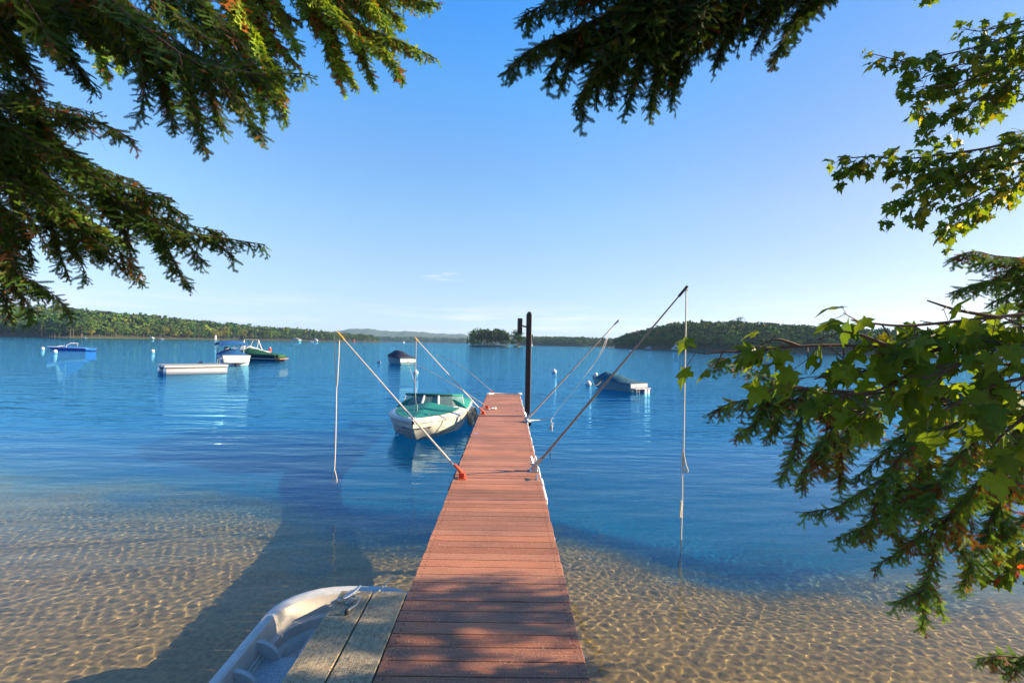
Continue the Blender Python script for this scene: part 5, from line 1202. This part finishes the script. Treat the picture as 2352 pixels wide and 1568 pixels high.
def maple_stem(F, pts, size, rs, dens=.05, tw=.16, hang=.6, yellow=.12, r0=.007, nl_=3, red=0., bare=0):
    P_ = catmull(pts, 5); seg = [(P_[i+1]-P_[i]).length for i in range(len(P_)-1)]; tot = sum(seg); cum = np.concatenate([[0], np.cumsum(seg)])
    F.wood.tube(P_, [r0*(1-.75*i/(len(P_)-1))+.001 for i in range(len(P_))], 5); s_ = tot*bare
    while s_ < tot:
        i = min(int(np.searchsorted(cum, s_, 'right'))-1, len(seg)-1); o = P_[i].lerp(P_[i+1], (s_-cum[i])/seg[i]); t_ = (P_[i+1]-P_[i]).normalized()
        L_ = tw*rs.uniform(.4, 1.2)*(1-.4*s_/tot); sdv = Vector(rs.normal(size=3)); d = (t_*rs.uniform(.2, .9)+sdv*.45+Vector((0, 0, -.25*hang))).normalized(); d.z = min(d.z, .25)
        tip = o+d*L_; F.wood.tube([o, tip], [.0022, .0012], 4, False)
        for k in range(nl_):
            q = o.lerp(tip, rs.uniform(.4, 1.0)); pd = (d*.4+Vector(rs.normal(size=3))*.7+Vector((0, 0, -.3))).normalized(); pe = q+pd*size*rs.uniform(.35, .8)
            F.wood.tube([q, pe], [.0010, .0008], 3, False)
            ld_ = (pd*.5+Vector(rs.normal(size=3))*.35+Vector((0, 0, -hang))+t_*.3).normalized(); up = Vector((rs.normal(0, .5), rs.normal(0, .5)-.2, 1))
            g = rs.random(); col = MG[0]*(1-g)+MG[1]*g
            if rs.random() < yellow: col = MG[2]*rs.uniform(.7, 1.2)
            if rs.random() < red: col = np.array([.5, .05, .01])
            F.leaf(pe, ld_, up, size*rs.uniform(.6, 1.15), col*rs.uniform(.8, 1.2), rs)
        s_ += dens*rs.uniform(.6, 1.4)
TM = (6.6, 1.4)
map2 = None
map1 = tree_root('maple_tree', (TM[0], TM[1], .1), 10, .2, 'sunlit maple whose leafy branches reach in high on the right')
def mgroup(tree, trunk, stems, d0):
    F = Leaves(); starts = []
    for st_ in stems:
        spec, Y, o_ = st_[0], st_[1], dict(d0, **(st_[2] if len(st_) > 2 else {})); root = o_.pop('root', False); pts = zigz(spec, Y)
        if root: starts.append(pts[0])
        maple_stem(F, pts, rs=rs, **o_)
    def leafy(p_, ln):
        if tree is not map2: maple_stem(F, [p_[0], p_[len(p_)//2], p_[-1]], d0['size'], rs, dens=.08, tw=ln*.8)
    if starts: limb_system(F.wood, trunk, starts, leafy)
    F.done(tree)
m1 = dict(size=.085, dens=.034, tw=.20, yellow=.14)
mgroup(map1, TM, [
    ([(2500, 40), (2352, 72), (2257, 105), (2137, 133), (2088, 143), (2056, 137), (2004, 124)], 4.0, dict(root=1, r0=.007)),
    ([(2500, 120), (2352, 141), (2257, 173), (2177, 197), (2116, 199)], 4.0, dict(root=1, tw=.24)),
    ([(2450, 130), (2352, 173), (2257, 225), (2177, 262), (2116, 300)], 4.0, dict(root=1)),
    ([(2450, 10), (2352, 48), (2298, 62), (2250, 72), (2217, 66)], 4.1, dict(root=1, tw=.14)),
    ([(2420, 100), (2352, 120), (2280, 140), (2200, 150), (2130, 175), (2075, 205)], 4.1),
    ([(2352, 160), (2290, 215), (2240, 250), (2200, 290)], 4.0),
    ([(2400, 60), (2340, 90), (2300, 130), (2250, 160)], 4.2),
    ([(2200, 150), (2150, 200), (2120, 240), (2110, 280)], 4.1, dict(tw=.14)),
    ([(2170, -40), (2128, -12), (2100, 2)], 3.8, dict(root=1, tw=.06, dens=.07)),
], m1)
mgroup(map1, TM, [
    ([(2500, 300), (2352, 322), (2257, 342), (2157, 356), (2088, 364), (1996, 360), (1926, 366)], 4.0, dict(root=1, r0=.011)),
    ([(2420, 350), (2352, 371), (2278, 385), (2177, 410), (2120, 436), (2064, 459), (2038, 495)], 4.0, dict(root=1)),
    ([(2352, 400), (2257, 443), (2200, 480), (2165, 545)], 4.0),
    ([(2420, 390), (2352, 420), (2290, 450), (2230, 480), (2190, 520)], 4.1),
    ([(2352, 345), (2280, 370), (2217, 388), (2150, 400)], 4.1),
    ([(2180, 440), (2130, 470), (2100, 495)], 4.0, dict(tw=.12)),
    ([(1996, 360), (1960, 385), (1935, 410)], 4.0, dict(tw=.08)),
    ([(2120, 362), (2090, 385), (2060, 400)], 4.0, dict(tw=.10)),
    ([(2420, 290), (2370, 300), (2320, 320), (2290, 345)], 4.1),
    ([(2200, 350), (2170, 380), (2130, 400)], 4.0, dict(tw=.12)),
], m1)
mgroup(map1, TM, [
    ([(2450, 1030), (2352, 1050), (2250, 1055), (2150, 1062), (2085, 1078)], 4.4, dict(root=1, yellow=.6)),
    ([(2450, 1110), (2352, 1120), (2280, 1130), (2200, 1150)], 4.6, dict(root=1, yellow=.6)),
    ([(2450, 1000), (2352, 1015), (2280, 1030), (2220, 1050)], 4.6, dict(yellow=.6)),
    ([(2450, 1210), (2370, 1235), (2320, 1262), (2285, 1300)], 3.8, dict(root=1, red=.10, yellow=.3)),
    ([(2450, 1260), (2380, 1280), (2330, 1300), (2290, 1326)], 3.8, dict(red=.05, yellow=.3)),
    ([(2450, 1180), (2390, 1200), (2345, 1215)], 3.8, dict(red=.25)),
], dict(m1, size=.09))
TM2 = (3.6, -1.2)
map2 = tree_root('maple_tree', (TM2[0], TM2[1], .2), 7, .12, 'young maple with large close leaves crossing in front of the right shore')
m2 = dict(size=.070, dens=.050, tw=.10, hang=.75, yellow=.03, r0=.0045, nl_=2)
mgroup(map2, TM2, [
    ([(2480, 780), (2352, 784), (2203, 788), (2039, 794), (1907, 793), (1835, 795), (1733, 805), (1660, 808), (1620, 812)], 1.35, dict(root=1)),
    ([(2480, 840), (2352, 838), (2230, 835), (2110, 850), (2020, 895), (1950, 905)], 1.3, dict(root=1)),
    ([(2480, 720), (2352, 722), (2200, 738), (2080, 748), (2000, 742), (1955, 735)], 1.3, dict(root=1, dens=.045)),
    ([(2480, 900), (2352, 900), (2200, 888), (2050, 900), (1950, 905), (1860, 895), (1790, 880)], 1.4, dict(root=1)),
    ([(2480, 960), (2352, 955), (2200, 930), (2080, 932), (1990, 945), (1900, 930)], 1.35, dict(root=1)),
    ([(2203, 788), (2100, 820), (2000, 850), (1920, 860), (1870, 870)], 1.35),
    ([(2400, 790), (2300, 810), (2200, 840), (2120, 870)], 1.25),
    ([(2400, 860), (2300, 880), (2230, 910), (2150, 950)], 1.25),
    ([(2450, 900), (2352, 960), (2300, 1000), (2270, 1040)], 1.25),
    ([(2450, 980), (2380, 1000), (2330, 1020)], 1.2),
    ([(2039, 794), (1980, 770), (1930, 760)], 1.3, dict(dens=.05)),
    ([(2300, 730), (2200, 712), (2130, 690)], 1.3, dict(dens=.09, nl_=1, tw=.05)),
    ([(2480, 740), (2380, 745), (2300, 770), (2240, 790)], 1.3),
    ([(1835, 795), (1790, 780), (1760, 785)], 1.35, dict(dens=.06)),
], m2)
# off-frame crowns of the same right-hand hemlock and maple that shade the near dock and boughs
def crown(tree, lumps):
    r_ = np.random.default_rng(9); tp = sprays('coarse'); F = Foliage()
    for (x, y, z, a, b_, c, n_, sc_) in lumps:
        for _ in range(n_):
            d = r_.normal(size=3); d /= np.linalg.norm(d); d *= r_.uniform(0, 1)**.4; o = np.array([x+d[0]*a, y+d[1]*b_, z+d[2]*c])
            dd = Vector((d[0]+r_.normal(0, .6), d[1]+r_.normal(0, .6), -.3)).normalized(); yv = Vector((r_.normal(0, .6), r_.normal(0, .6), 1)).cross(dd).normalized(); zv = dd.cross(yv)
            F.put(tp[3], np.array([dd, yv, zv]).T, o, sc_, GR[0]*r_.uniform(.7, 1.3))
        e0, e1 = Vector((TR[0]+.3, TR[1], z-.5)), Vector((x+a*.3, y, z)); F.wood.tube(catmull([e0, e0.lerp(e1, .5)+Vector((.3, 0, .15)), e1], 5), .02, 6)
        for _ in range(7): F.wood.tube([e1.lerp(e0, random.uniform(0, .4)), Vector((x+random.uniform(-a, a)*.8, y+random.uniform(-b_, b_)*.8, z+random.uniform(-c, c)*.6))], [.012, .004], 5)
    finish(F, tree, 'crown_limb')
crown(hemR, [(9.0, .4, 7.8, 1.9, 3.4, 2.2, 900, 2.0), (8.2, -2.0, 6.0, 1.8, 2.0, 2.6, 500, 2.0), (6.2, 4.1, 2.72, .8, .36, .62, 250, 1.0), (6.2, 3.4, 2.5, .5, .35, .35, 12, .8), (6.2, 3.3, 2.95, .6, .5, .22, 60, 1.0), (6.2, 1.9, 2.7, .8, 1.15, .62, 500, 1.2)])
#HAZE
# ------------------------------------------------------------------ haze
hz = bpy.data.materials.new('haze_air'); hz.use_nodes = True; n = hz.node_tree; n.nodes.clear()
pv = n.nodes.new('ShaderNodeVolumePrincipled'); pv.inputs['Color'].default_value = (.50, .76, 1, 1); pv.inputs['Density'].default_value = .00009; pv.inputs['Anisotropy'].default_value = .2
mo = n.nodes.new('ShaderNodeOutputMaterial'); n.links.new(pv.outputs[0], mo.inputs['Volume'])
hb = MB().box((0, 0, 107), (11400, 11400, 230)).build('haze', hz); tag(hb, kind='stuff')
